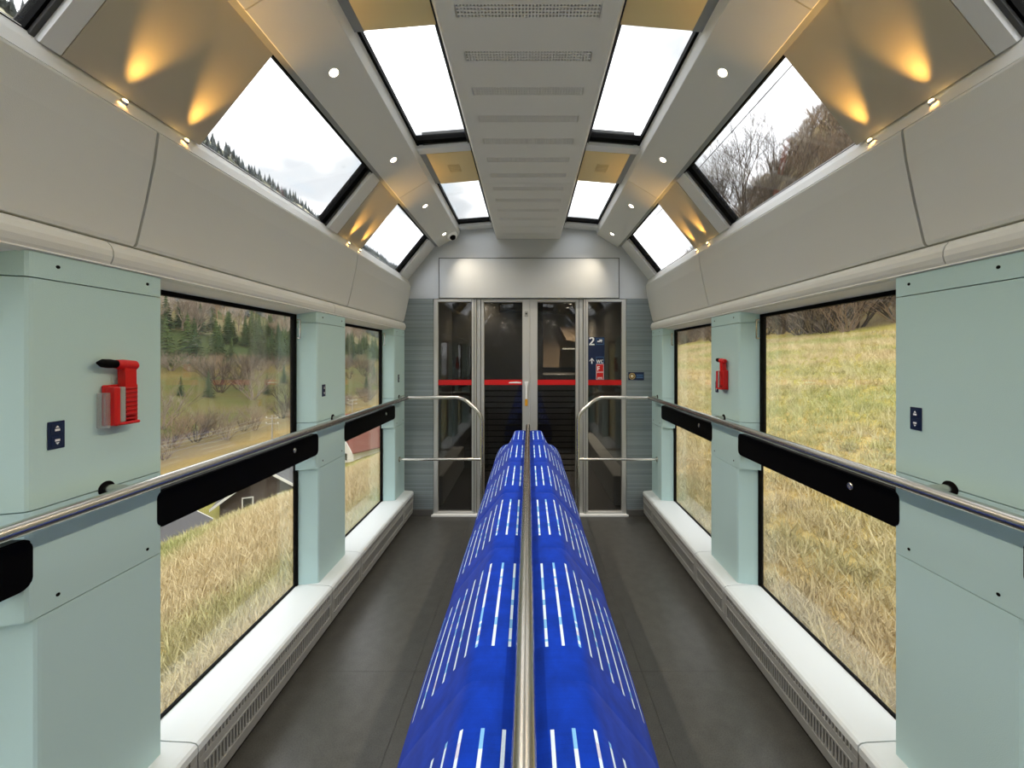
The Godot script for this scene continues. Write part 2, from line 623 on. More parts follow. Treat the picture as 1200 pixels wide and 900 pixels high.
# ---------------------------------------------------------------- handrails
func arc_path(pts: Array, r: float, n := 6) -> Array:
	var out := [pts[0]]
	for i in range(1, pts.size() - 1):
		var a: Vector3 = (pts[i - 1] - pts[i]).normalized()
		var b: Vector3 = (pts[i + 1] - pts[i]).normalized()
		for k in n + 1:
			var t := float(k) / n
			var p0: Vector3 = pts[i] + a * r
			var p2: Vector3 = pts[i] + b * r
			out.append(p0.lerp(pts[i], t).lerp((pts[i] as Vector3).lerp(p2, t), t))
	out.append(pts[-1])
	return out

func make_handrail(s: float) -> void:
	var h := thing("handrail", "polished steel tube handrail with end barrier, along windows " + WALL_WORD[s], "handrail", V(s * 1.09, 1.131, 0.5))
	var bd := 3.50
	var px := -0.418 if s < 0 else 0.446
	var bx := -0.59 if s < 0 else 0.62
	var g := Geo.new()
	g.tube([V(s * 1.09, 1.131, REAR_D + 0.004), V(s * 1.09, 1.131, bd + 0.012)], 0.0175, 18)
	part(g, "rail_tube", M.steel, h)
	g = Geo.new()
	g.tube(arc_path([V(s * 1.09, 1.131, bd), V(bx, 1.133, bd), V(px, 0.975, bd), V(px, 0.012, bd)], 0.07, 6), 0.0165, 16)
	part(g, "barrier_tube", M.steel, h)
	g = Geo.new()
	g.tube([V(s * (FACE_X), 0.575, bd), V(px, 0.575, bd)], 0.0125, 14)
	part(g, "barrier_crossbar", M.steel, h)
	g = Geo.new()
	g.lathe([Vector2(0, 0), Vector2(0.023, 0), Vector2(0.023, 0.008), Vector2(0.0125, 0.010)], V(s * FACE_X, 0.575, bd), Vector3(-s, 0, 0), 16)
	part(g, "flange", M.steel, h)
	g = Geo.new()
	g.lathe([Vector2(0, 0.0), Vector2(0.035, 0.0), Vector2(0.035, 0.006), Vector2(0.017, 0.010)], V(px, 0.001, bd), UP, 16)
	part(g, "foot_flange", M.steel, h)
	for k in range(-2, 3):
		var d := (1.072 if k < 2 else 1.02) + PITCH * k
		g = Geo.new()
		g.tube(arc_path([V(s * (FACE_X + 0.004), 1.136, d), V(s * 1.118, 1.136, d), V(s * 1.095, 1.128, d)], 0.012, 4), 0.0115, 12)
		var br := part(g, "bracket", M.steel, h)
		g = Geo.new()
		g.lathe([Vector2(0, 0.0003), Vector2(0.021, 0.0003), Vector2(0.021, 0.002), Vector2(0.0115, 0.003)], V(s * FACE_X, 1.136, d), Vector3(-s, 0, 0), 16)
		part(g, "rosette", M.rubber, br)

# ---------------------------------------------------------------- ceiling
# a plate in the (x, d) plane with a lattice of holes: bars only, void behind
func lattice(g: Geo, o: Vector3, ux: Vector3, uy: Vector3, w: float, l: float, nx: int, ny: int, fill := 0.5, thick := 0.004) -> void:
	var nn := ux.cross(uy).normalized()
	if nn.y > 0: nn = -nn
	for i in nx + 1:
		var x := w * i / nx
		var hw := w / nx * fill * 0.5
		var b := Basis(ux, nn, uy)
		g.obox(Transform3D(b, o + ux * x + uy * l * 0.5 - nn * thick * 0.5), Vector3(hw, thick * 0.5, l * 0.5 - 0.0005))
	for j in ny + 1:
		var y := l * j / ny
		var hl := l / ny * fill * 0.5
		var b := Basis(ux, nn, uy)
		g.obox(Transform3D(b, o + ux * w * 0.5 + uy * y - nn * (thick * 0.5 + 0.0006)), Vector3(w * 0.5 + 0.004, thick * 0.5, hl))

const DUCT_Y := 2.61
const UA := Vector2(1.126, 2.224)
const UB := Vector2(0.862, 2.552)

func make_ceiling() -> void:
	var c := struct("ceiling", "light grey carriage ceiling with central air duct, lamp panels and champagne plates", "ceiling")
	# central duct with perforated bands
	var strips := []
	for i in 33:
		var d := 1.247 + 0.1885 * (i - 20)
		if d > REAR_D + 0.06 and d < END_D - 0.05:
			strips.append(d)
	var joints := [REAR_D, -1.282, 0.603, 2.488, END_D]
	for j in joints.size() - 1:
		var p := node("duct_panel", c)
		var d0: float = joints[j] + (0.0015 if j > 0 else 0.0)
		var d1: float = joints[j + 1] - (0.0015 if j < joints.size() - 2 else 0.0)
		var g := Geo.new()
		var at := d0
		var mine := strips.filter(func(x): return x > d0 + 0.03 and x < d1 - 0.03)
		for d in mine:
			g.box(V(-0.29, DUCT_Y, at), V(0.29, DUCT_Y + 0.005, d - 0.025))
			g.box(V(-0.29, DUCT_Y, d - 0.025), V(-0.2315, DUCT_Y + 0.005, d + 0.025))
			g.box(V(0.2315, DUCT_Y, d - 0.025), V(0.29, DUCT_Y + 0.005, d + 0.025))
			at = d + 0.025
		g.box(V(-0.29, DUCT_Y, at), V(0.29, DUCT_Y + 0.005, d1))
		for s in [-1.0, 1.0]:
			sprism(g, s, [Vector2(0.29, DUCT_Y), Vector2(0.296, DUCT_Y + 0.002), Vector2(0.300, DUCT_Y + 0.008), Vector2(0.336, 2.735), Vector2(0.326, 2.735), Vector2(0.29, DUCT_Y + 0.008)], d0, d1)
		part(g, "duct_sheet", M.ceiling, p)
		for d in mine:
			g = Geo.new()
			lattice(g, V(-0.2315, DUCT_Y, d - 0.025), Vector3(1, 0, 0), AHEAD, 0.463, 0.050, 42, 4, 0.50, 0.004)
			var b := part(g, "perforated_band", M.ceiling, p)
			b.set_meta("kind", "stuff")
	var gi := Geo.new()
	gi.box(V(-0.285, DUCT_Y + 0.05, REAR_D), V(0.285, DUCT_Y + 0.06, END_D))
	part(gi, "duct_void", M.core, c)
	# lamp panels on both sides with a lip towards the side windows
	for s in [-1.0, 1.0]:
		var cs := [REAR_D, -1.60, -0.22, 1.155, 2.53, END_D]
		for i in cs.size() - 1:
			var g := Geo.new()
			sprism(g, s, [Vector2(0.846, 2.533), Vector2(0.841, 2.532), Vector2(0.651, 2.648), Vector2(0.651, 2.653), Vector2(0.662, 2.662), Vector2(0.850, 2.548)], cs[i] + (0.002 if i > 0 else 0.0), cs[i + 1] - (0.002 if i < cs.size() - 2 else 0.0))
			part(g, "lamp_panel", M.ceiling, c)
		# roof skin behind the lamp panel
		var g2 := Geo.new()
		sprism(g2, s, [Vector2(0.880, 2.545), Vector2(0.915, 2.58), Vector2(0.70, 2.80), Vector2(0.655, 2.785), Vector2(0.655, 2.668)], REAR_D - 0.1, 3.75)
		part(g2, "roof_skin", M.shell, c)
		# trough edge beside the lamp panel
		g2 = Geo.new()
		sprism(g2, s, [Vector2(0.853, 2.542), Vector2(0.875, 2.536), Vector2(0.885, 2.55), Vector2(0.858, 2.556)], REAR_D, END_D)
		part(g2, "trough_strip", M.grille, c)
		# reveal beside the skylights
		g2 = Geo.new()
		sprism(g2, s, [Vector2(0.6535, 2.650), Vector2(0.6495, 2.650), Vector2(0.636, 2.712), Vector2(0.652, 2.722)], REAR_D, END_D)
		part(g2, "skylight_reveal", M.white, c)
		# lengthwise seal beside the duct
		g2 = Geo.new()
		sprism(g2, s, [Vector2(0.326, 2.735), Vector2(0.345, 2.722), Vector2(0.35, 2.80), Vector2(0.29, 2.82)], REAR_D - 0.1, 3.75)
		part(g2, "roof_skin", M.shell, c)
		make_upper_bays(c, s)
		make_sky_bays(c, s)
	var gt := Geo.new()
	gt.box(V(-0.33, 2.79, REAR_D - 0.1), V(0.33, 2.85, 3.75))
	part(gt, "roof_skin", M.shell, c)

# a slab between two cross-section points a (low) and b (high), pushed outwards from 'out' to 'out + thick'
func slab(g: Geo, s: float, a: Vector2, b: Vector2, out: float, thick: float, d0: float, d1: float) -> void:
	var t := (b - a).normalized()
	var nn := Vector2(-t.y, t.x)
	if nn.y < 0: nn = -nn
	sprism(g, s, [a + nn * out, b + nn * out, b + nn * (out + thick), a + nn * (out + thick)], d0, d1)

func make_upper_bays(c: Node3D, s: float) -> void:
	var where := "wooded valley" if s < 0 else "grassy slope"
	# plate start, plate end (then the window runs to the next white jamb)
	var plates := [[-2.66, -2.62], [-1.80, -1.40], [-0.43, -0.035], [0.94, 1.335], [2.30, 2.625]]
	var jambs := [0.045, 0.045, 0.045, 0.042, 0.105]
	for i in plates.size():
		var p: Array = plates[i]
		var jamb: float = jambs[i]
		if i > 0:
			var g := Geo.new()
			var t := (UB - UA).normalized()
			# gently bowed champagne plate
			var nn := Vector2(-t.y, t.x)
			if nn.y < 0: nn = -nn
			var front := []
			var back := []
			for k in 7:
				var f := k / 6.0
				var q := UA.lerp(UB, f) + nn * 0.004
				front.append(q)
				back.push_front(q + nn * 0.012)
			sprism(g, s, front + back, p[0], p[1])
			part(g, "reflector_plate", M.champagne, c)
			g = Geo.new()
			slab(g, s, UA, UB, 0.022, 0.05, p[0] - jamb - 0.01, p[1] + 0.004)
			part(g, "roof_skin", M.shell, c)
			g = Geo.new()
			slab(g, s, UA, UB, 0.006, 0.03, p[0] - jamb, p[0] - 0.001)
			part(g, "white_jamb", M.white, c)
			for q in [0.33, 0.82]:
				make_uplight(s, lerpf(p[0], p[1], q))
		var a: float = p[1]
		var b: float = (plates[i + 1][0] - jambs[i + 1]) if i < plates.size() - 1 else 3.455
		var nth: String = {4: "nearest the glass end wall", 3: "second from the glass end wall", 2: "third from the glass end wall"}.get(i, "near the rear wall")
		var w := window_node("sloping upper window %s above the cove, %s side" % [nth, where])
		var g2 := Geo.new()
		slab(g2, s, UA, UB, 0.045, 0.006, a - 0.01, b + 0.01)
		part(g2, "pane", M.glass, w)
		g2 = Geo.new()
		slab(g2, s, UA, UB, 0.030, 0.03, b - (0.016 if i == 2 else 0.045), b)
		part(g2, "gasket", M.rubber, w)
		g2 = Geo.new()
		slab(g2, s, UB - (UB - UA).normalized() * 0.025, UB, 0.006, 0.04, a, b)
		part(g2, "gasket", M.rubber, w)
		g2 = Geo.new()
		slab(g2, s, UA, UA + (UB - UA).normalized() * 0.006, 0.03, 0.03, a, b)
		part(g2, "gasket", M.rubber, w)
	# closing jamb at the end wall
	var g3 := Geo.new()
	slab(g3, s, UA, UB, 0.006, 0.06, 3.455, 3.75)
	part(g3, "white_jamb", M.white, c)
	g3 = Geo.new()
	slab(g3, s, UA, UB, 0.006, 0.06, REAR_D - 0.1, REAR_D)
	part(g3, "white_jamb", M.white, c)

func make_sky_bays(c: Node3D, s: float) -> void:
	var where := "wooded valley" if s < 0 else "grassy slope"
	var a2 := Vector2(0.646, 2.698)
	var b2 := Vector2(0.336, 2.722)
	# plate start, plate end; white rib before each plate
	var plates := [[-2.66, -2.62], [-1.45, -1.07], [-0.205, 0.175], [1.04, 1.418], [2.285, 2.672]]
	for i in plates.size():
		var p: Array = plates[i]
		if i > 0:
			var g := Geo.new()
			# plate with an opening for the loudspeaker holes
			var l := Vector2(0.600, 2.690)
			var r := Vector2(0.337, 2.712)
			var t := (r - l).normalized()
			var wq := l.distance_to(r)
			var h0 := 0.095
			var h1 := 0.170
			var e0 := lerpf(p[0], p[1], 0.36)
			var e1 := lerpf(p[0], p[1], 0.62)
			slab(g, s, l, l + t * h0, 0.0, 0.008, p[0], p[1])
			slab(g, s, l + t * h1, r, 0.0, 0.008, p[0], p[1])
			slab(g, s, l + t * h0, l + t * h1, 0.0, 0.008, p[0], e0)
			slab(g, s, l + t * h0, l + t * h1, 0.0, 0.008, e1, p[1])
			var pl := part(g, "skylight_plate", M.champagne_lit, c)
			g = Geo.new()
			var lo := l + t * h0
			lattice(g, V(s * lo.x, lo.y, e0), Vector3(s * t.x, t.y, 0), AHEAD, h1 - h0, e1 - e0, 12, 5, 0.50, 0.004)
			var lt := part(g, "speaker_holes", M.champagne_lit, pl)
			lt.set_meta("kind", "stuff")
			g = Geo.new()
			slab(g, s, l, r, 0.02, 0.07, p[0] - 0.07, p[1] + 0.004)
			part(g, "roof_skin", M.shell, c)
			g = Geo.new()
			slab(g, s, Vector2(0.646, 2.694), Vector2(0.602, 2.698), 0.0, 0.01, p[0] - 0.005, p[1] + 0.012)
			part(g, "plate_edge", M.grille, c)
			g = Geo.new()
			slab(g, s, Vector2(0.646, 2.688), Vector2(0.336, 2.712), 0.0, 0.06, p[0] - 0.062, p[0] - 0.002)
			part(g, "white_rib", M.white, c)
		var a: float = p[1]
		var b: float = (plates[i + 1][0] - 0.062) if i < plates.size() - 1 else 3.545
		var nth: String = {4: "nearest the glass end wall", 3: "second from the glass end wall", 2: "third from the glass end wall"}.get(i, "near the rear wall")
		var w := window_node("skylight %s beside the central duct, %s side" % [nth, where])
		var g2 := Geo.new()
		slab(g2, s, a2 + Vector2(0.01, 0), b2, 0.030, 0.006, a - 0.01, b + 0.01)
		part(g2, "pane", M.glass, w)
		g2 = Geo.new()
		slab(g2, s, a2, b2, 0.012, 0.03, b - 0.045, b)
		part(g2, "gasket", M.rubber, w)
		g2 = Geo.new()
		slab(g2, s, a2, a2 + (b2 - a2).normalized() * 0.022, 0.008, 0.03, a, b)
		part(g2, "gasket", M.rubber, w)
	var g3 := Geo.new()
	slab(g3, s, Vector2(0.646, 2.688), Vector2(0.336, 2.712), 0.0, 0.07, 3.545, 3.75)
	part(g3, "white_rib", M.white, c)
	g3 = Geo.new()
	slab(g3, s, Vector2(0.646, 2.688), Vector2(0.336, 2.712), 0.0, 0.07, REAR_D - 0.1, REAR_D)
	part(g3, "white_rib", M.white, c)

func glow(c: Color, k: float) -> StandardMaterial3D:
	var m := mat(c, 0.5)
	m.emission_enabled = true
	m.emission = c
	m.emission_energy_multiplier = k
	return m

# little warm lamp set in the ledge, shining up over a champagne plate
func make_uplight(s: float, d: float) -> void:
	if not M.has("warm_glow"):
		M.warm_glow = glow(Color(1.0, 0.84, 0.56), 5.0)
	var at := V(s * 1.1145, 2.201, d)
	var t := thing("uplight", "tiny warm lamp in the white ledge below a champagne plate", "lamp", at, "uplights in the ledges")
	var along := Vector3(s * (UB.x - UA.x), UB.y - UA.y, 0).normalized()
	var g := Geo.new()
	g.lathe([Vector2(0.009, -0.004), Vector2(0.009, 0.004), Vector2(0.006, 0.005)], at, along, 12)
	part(g, "housing", M.steel, t)
	g = Geo.new()
	g.lathe([Vector2(0.0065, 0.003), Vector2(0.0065, 0.006), Vector2(0.004, 0.0095), Vector2(0, 0.0105)], at, along, 12)
	part(g, "lens", M.warm_glow, t)
	var l := SpotLight3D.new()
	l.name = "uplight_beam"
	l.light_color = Color(1.0, 0.76, 0.38)
	l.light_energy = 0.085
	l.light_size = 0.006
	l.spot_range = 8.0
	l.spot_angle = 23.0
	l.spot_angle_attenuation = 1.0
	l.spot_attenuation = 2.0
	l.shadow_enabled = true
	t.add_child(l)
	l.position = along * 0.012
	var aim := along + Vector3(s * 0.075, 0.066, 0)
	l.basis = Basis.looking_at(aim.normalized(), AHEAD)

func make_downlight(s: float, d: float) -> void:
	if not M.has("lamp_glow"):
		M.lamp_glow = glow(Color(1.0, 0.93, 0.80), 6.0)
	var a := Vector2(0.841, 2.532)
	var b := Vector2(0.651, 2.648)
	var m := a.lerp(b, 0.5)
	var t2 := (b - a).normalized()
	var out := Vector3(s * -t2.y, t2.x, 0)
	if out.y > 0: out = -out
	var at := V(s * m.x, m.y, d)
	var t := thing("downlight", "small round recessed lamp in a grey ceiling lamp panel", "lamp", at, "downlights in the lamp panels")
	var g := Geo.new()
	g.lathe([Vector2(0.024, 0.0), Vector2(0.024, 0.0015), Vector2(0.021, 0.0022), Vector2(0.0175, 0.001), Vector2(0.0175, 0.0)], at, out, 20)
	part(g, "ring", M.white, t)
	g = Geo.new()
	g.lathe([Vector2(0.0175, 0.0003), Vector2(0.0, 0.0012)], at, out, 20)
	part(g, "lens", M.lamp_glow, t)
	var l := SpotLight3D.new()
	l.name = "downlight_beam"
	l.light_color = Color(1.0, 0.93, 0.82)
	l.light_energy = 0.30
	l.light_size = 0.017
	l.spot_range = 8.0
	l.spot_angle = 50.0
	l.spot_angle_attenuation = 1.0
	l.spot_attenuation = 2.0
	l.shadow_enabled = true
	t.add_child(l)
	l.position = out * 0.006
	l.basis = Basis.looking_at(out, AHEAD)

# ---------------------------------------------------------------- glass end wall
const DOOR_X := 0.016

func make_end_wall() -> void:
	var w := struct("wall_front", "end wall with silver header above ribbed grey side panels", "wall")
	var g := Geo.new()
	g.extrude(roof_outline(2.047), Vector3.ZERO, Vector3.RIGHT, UP, AHEAD, END_D, END_D + 0.09)
	part(g, "header", M.silver, w)
	g = Geo.new()
	g.box(V(-0.836, 2.052, END_D - 0.012), V(0.852, 2.425, END_D - 0.002), 0.002)
	part(g, "header_flap", M.silver, w)
	g = Geo.new()
	for q in [[-0.840, -0.836], [0.852, 0.856]]:
		g.box(V(q[0], 2.047, END_D - 0.013), V(q[1], 2.429, END_D - 0.001))
	g.box(V(-0.840, 2.425, END_D - 0.013), V(0.856, 2.429, END_D - 0.001))
	g.box(V(-0.836, 2.048, END_D - 0.0022), V(0.852, 2.425, END_D - 0.0005))
	part(g, "flap_joint", M.rubber, w)
	for q in [[-1.30, DOOR_X - 0.912], [DOOR_X + 0.912, 1.30]]:
		g = Geo.new()
		g.box(V(q[0], 0.0, END_D), V(q[1], 2.047, END_D + 0.10), 0.002)
		part(g, "ribbed_panel", M.laminate, w)
		g = Geo.new()
		g.box(V(q[0], 0.0, END_D - 0.012), V(q[1], 0.062, END_D - 0.001), 0.003)
		var b := part(g, "skirting", mat(Color(0.36, 0.36, 0.35), 0.5), w)
	# the two fixed side lights and the two sliding leaves
	for s in [-1.0, 1.0]:
		var side := "with the blue direction sign" if s > 0 else "without any sign"
		var wn := window_node("narrow fixed glass side light beside the doors, " + side)
		glazed(wn, s, 0.550, 0.868, 0.508, 0.910, END_D + 0.005)
		var dn := struct("door_%d" % (1 if s < 0 else 2), "glazed sliding door leaf " + ("with white pull handle" if s < 0 else "without handle, beside the blue sign"), "door")
		glazed(dn, s, 0.072, 0.435, 0.0, 0.506, END_D + 0.025)
		# threshold below the side light
		g = Geo.new()
		g.box(V(DOOR_X + s * 0.46, 0.0, END_D - 0.03), V(DOOR_X + s * 0.925, 0.018, END_D + 0.06), 0.003)
		var tr := struct("trim_%d" % (1 if s < 0 else 2), "pale metal threshold strip below the side light " + side, "threshold")
		part(g, "threshold_strip", M.white, tr)
	# pull handle on the leaf
	var door := get_node("door_1") as Node3D
	var hx := DOOR_X - 0.034
	g = Geo.new()
	g.extrude([Vector2(-0.018, 1.262), Vector2(0.018, 1.262), Vector2(0.008, 1.215), Vector2(-0.008, 1.215)], V(hx, 0, END_D + 0.006), Vector3.RIGHT, UP, AHEAD, 0.0, 0.020)
	g.box(V(hx - 0.009, 1.10, END_D + 0.0), V(hx + 0.009, 1.22, END_D + 0.020), 0.003)
	var hd := part(g, "pull_handle", M.print_white, door)
	g = Geo.new()
	g.box(V(hx - 0.013, 1.035, END_D + 0.004), V(hx + 0.013, 1.098, END_D + 0.022), 0.003)
	part(g, "handle_foot", M.yellow, hd)
	g = Geo.new()
	g.box(V(hx - 0.016, 1.88, END_D + 0.012), V(hx + 0.016, 1.93, END_D + 0.023), 0.003)
	part(g, "lock_plate", M.grille, door)
	g = Geo.new()
	g.lathe([Vector2(0.008, 0.0), Vector2(0.008, 0.004), Vector2(0, 0.005)], V(hx, 1.907, END_D + 0.012), Vector3(0, 0, 1), 12)
	part(g, "lock_cylinder", M.rubber, door)
	# tiny white lettering on the red stripe
	g = Geo.new()
	g.extrude([Vector2(-0.205, 1.247), Vector2(-0.085, 1.247), Vector2(-0.082, 1.258), Vector2(-0.130, 1.263), Vector2(-0.195, 1.258)], V(DOOR_X, 0, END_D + 0.0412), Vector3.RIGHT, UP, AHEAD, -0.0004, 0.0004)
	part(g, "emblem_print", M.print_white, door)

# one glazed frame: glass between x0 and x1, frame from f0 to f1 (distances from the door's centre line)
func glazed(p: Node3D, s: float, x0: float, x1: float, f0: float, f1: float, d: float) -> void:
	var top := 2.018
	var bot := 0.038
	var ax := DOOR_X + s * x0
	var bx := DOOR_X + s * x1
	var g := Geo.new()
	g.box(V(DOOR_X + s * f0, 0.004, d), V(ax, 2.046, d + 0.045), 0.004)
	part(g, "stile", M.frame, p)
	g = Geo.new()
	g.box(V(bx, 0.004, d), V(DOOR_X + s * f1, 2.046, d + 0.045), 0.004)
	part(g, "stile", M.frame, p)
	if f1 - x1 > 0.05:
		g = Geo.new()
		g.box(V(DOOR_X + s * (x1 + 0.030), 0.006, d - 0.006), V(DOOR_X + s * (x1 + 0.034), 2.046, d + 0.002))
		part(g, "stile_bead", M.rubber, p)
	if x0 - f0 > 0.03 and f0 > 0.1:
		g = Geo.new()
		g.box(V(DOOR_X + s * (f0 + 0.016), 0.006, d - 0.004), V(DOOR_X + s * (f0 + 0.019), 2.046, d + 0.002))
		part(g, "stile_bead", M.rubber, p)
	for y in [[top, 2.046], [0.004, bot]]:
		g = Geo.new()
		g.box(V(ax, y[0], d), V(bx, y[1], d + 0.045), 0.003)
		part(g, "rail", M.frame, p)
	g = Geo.new()
	g.box(V(ax, bot, d + 0.018), V(bx, top, d + 0.026))
	part(g, "pane", M.tint, p)
	g = Geo.new()
	g.box(V(ax, 1.231, d + 0.0165), V(bx, 1.280, d + 0.0175))
	part(g, "red_stripe", M.red, p)
	# fine dark lines across the lower glass
	g = Geo.new()
	if x0 > 0.3: return
	var y := 1.17
	while y > 0.40:
		g.box(V(lerpf(ax, bx, 0.02), y, d + 0.0168), V(lerpf(ax, bx, 0.98), y + 0.011, d + 0.0175))
		y -= 0.0545
	var pr := part(g, "glass_lines", M.rubber, p)
	pr.set_meta("kind", "stuff")

func text_on(p: Node3D, called: String, words: String, at: Vector3, height: float, m: Material, b: Basis, bold := true) -> MeshInstance3D:
	var tm := TextMesh.new()
	tm.text = words
	var f := SystemFont.new()
	f.font_names = PackedStringArray(["Droid Sans"])
	if bold: f.font_weight = 700
	tm.font = f
	tm.font_size = 64
	tm.pixel_size = height / 46.0
	tm.depth = 0.0012
	tm.material = m
	var o := MeshInstance3D.new()
	o.name = called
	o.mesh = tm
	p.add_child(o, true)
	var off := Vector3.ZERO
	var q: Node = p
	while q != self:
		off += (q as Node3D).position
		q = q.get_parent()
	o.transform = Transform3D(b, at - off)
	return o

func roof_outline(bottom: float) -> Array:
	var half := [Vector2(1.285 if bottom < 1.0 else 1.255, bottom), Vector2(1.25, 2.09), Vector2(1.215, 2.235), Vector2(0.905, 2.590), Vector2(0.68, 2.76), Vector2(0.36, 2.80)]
	var out := half.duplicate()
	for i in range(half.size() - 1, -1, -1):
		out.append(Vector2(-half[i].x, half[i].y))
	return out

func make_rear_wall() -> void:
	var w := struct("wall_back", "plain silver rear wall of the carriage saloon", "wall")
	var g := Geo.new()
	g.extrude(roof_outline(-0.16), Vector3.ZERO, Vector3.RIGHT, UP, AHEAD, REAR_D - 0.1, REAR_D)
	part(g, "panel", M.silver, w)
	# the outer corners beside the end wall are closed too
	g = Geo.new()
	g.box(V(-1.31, -0.16, END_D + 0.07), V(-1.28, 1.9, END_D + 0.1))
	g.box(V(1.28, -0.16, END_D + 0.07), V(1.31, 1.9, END_D + 0.1))
	part(g, "corner_post", M.shell, w)

# ---------------------------------------------------------------- the dim vestibule behind the glass
func make_room_beyond() -> void:
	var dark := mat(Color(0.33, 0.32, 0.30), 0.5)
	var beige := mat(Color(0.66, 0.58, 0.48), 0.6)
	var w := struct("wall_vestibule", "dim vestibule and kiosk beyond the glass end wall", "wall")
	var d0 := END_D + 0.1
	var d1 := 7.4
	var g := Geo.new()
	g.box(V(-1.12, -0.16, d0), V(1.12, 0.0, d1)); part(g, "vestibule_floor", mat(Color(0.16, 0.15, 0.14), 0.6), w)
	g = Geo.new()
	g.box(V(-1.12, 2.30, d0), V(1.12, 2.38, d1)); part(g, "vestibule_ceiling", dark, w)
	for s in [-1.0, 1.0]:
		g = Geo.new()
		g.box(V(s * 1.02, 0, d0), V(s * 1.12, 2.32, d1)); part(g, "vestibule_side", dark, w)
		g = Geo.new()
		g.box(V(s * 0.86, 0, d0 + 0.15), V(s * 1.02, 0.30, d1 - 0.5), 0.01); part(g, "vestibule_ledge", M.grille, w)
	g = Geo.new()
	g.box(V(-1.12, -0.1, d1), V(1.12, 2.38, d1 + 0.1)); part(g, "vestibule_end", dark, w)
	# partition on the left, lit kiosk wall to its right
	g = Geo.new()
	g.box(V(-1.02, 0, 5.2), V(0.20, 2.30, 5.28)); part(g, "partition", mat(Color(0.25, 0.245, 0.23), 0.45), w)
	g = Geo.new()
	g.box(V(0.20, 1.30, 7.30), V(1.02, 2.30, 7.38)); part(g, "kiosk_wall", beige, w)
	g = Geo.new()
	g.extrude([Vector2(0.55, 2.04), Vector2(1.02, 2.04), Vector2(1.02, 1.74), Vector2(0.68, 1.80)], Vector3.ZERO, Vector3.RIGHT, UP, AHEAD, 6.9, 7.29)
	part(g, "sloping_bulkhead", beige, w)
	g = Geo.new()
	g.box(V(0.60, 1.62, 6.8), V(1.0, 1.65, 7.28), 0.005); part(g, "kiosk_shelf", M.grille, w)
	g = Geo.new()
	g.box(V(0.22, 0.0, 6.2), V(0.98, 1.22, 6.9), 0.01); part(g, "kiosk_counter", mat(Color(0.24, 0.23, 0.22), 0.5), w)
	# hanging screen
	var at := V(-0.10, 2.30, 4.55)
	var t := thing("ceiling_monitor", "small dark framed screen hung from the vestibule ceiling behind the doors", "screen", at)
	g = Geo.new()
	g.box(V(-0.34, 2.02, 4.52), V(0.14, 2.26, 4.57), 0.006); part(g, "casing", M.black, t)
	g = Geo.new()
	g.box(V(-0.31, 2.045, 4.517), V(0.11, 2.235, 4.5195)); part(g, "screen_face", mat(Color(0.30, 0.29, 0.27), 0.3), t)
	for x in [-0.25, 0.05]:
		g = Geo.new()
		g.box(V(x - 0.012, 2.25, 4.53), V(x + 0.012, 2.298, 4.56))
		part(g, "hanger", M.black, t)
	# rows of small ceiling spots
	M.spot_glow = glow(Color(1.0, 0.95, 0.86), 2.5)
	for s in [-1.0, 1.0]:
		for i in 6:
			var p := V(s * 0.62 + 0.02, 2.299, 4.2 + 0.42 * i)
			if s < 0 and i > 2: continue
			var k := thing("ceiling_spot", "tiny white ceiling spot in a row seen through the doors", "lamp", p, "spots in the vestibule ceiling")
			g = Geo.new()
			g.lathe([Vector2(0.030, 0), Vector2(0.030, 0.003), Vector2(0.022, 0.004)], p, -UP, 14); part(g, "ring", M.steel, k)
			g = Geo.new()
			g.lathe([Vector2(0.022, 0.002), Vector2(0, 0.003)], p, -UP, 14); part(g, "lens", M.spot_glow, k)
			if i == 5 or i == 2:
				var l := SpotLight3D.new()
				l.name = "spot_beam"
				l.light_energy = 1.6 if i == 5 else 0.35
				l.light_color = Color(1.0, 0.93, 0.82)
				l.light_size = 0.02
				l.spot_angle = 70.0
				l.spot_range = 8.0
				l.spot_attenuation = 2.0
				l.shadow_enabled = true
				k.add_child(l)
				l.position = Vector3(0, -0.012, 0)
				l.basis = Basis.looking_at(-UP, AHEAD)

# ---------------------------------------------------------------- the blue leaning bench
const BENCH_PROFILE := [Vector2(0.0, 0.890), Vector2(0.030, 0.898), Vector2(0.070, 0.901), Vector2(0.104, 0.900), Vector2(0.122, 0.889), Vector2(0.139, 0.868), Vector2(0.163, 0.840), Vector2(0.187, 0.812), Vector2(0.211, 0.783), Vector2(0.234, 0.753), Vector2(0.250, 0.722), Vector2(0.259, 0.690), Vector2(0.262, 0.650), Vector2(0.258, 0.590), Vector2(0.250, 0.520), Vector2(0.238, 0.470), Vector2(0.200, 0.445), Vector2(0.12, 0.44)]
const SEAM0 := 1.728
const UNIT := 0.503

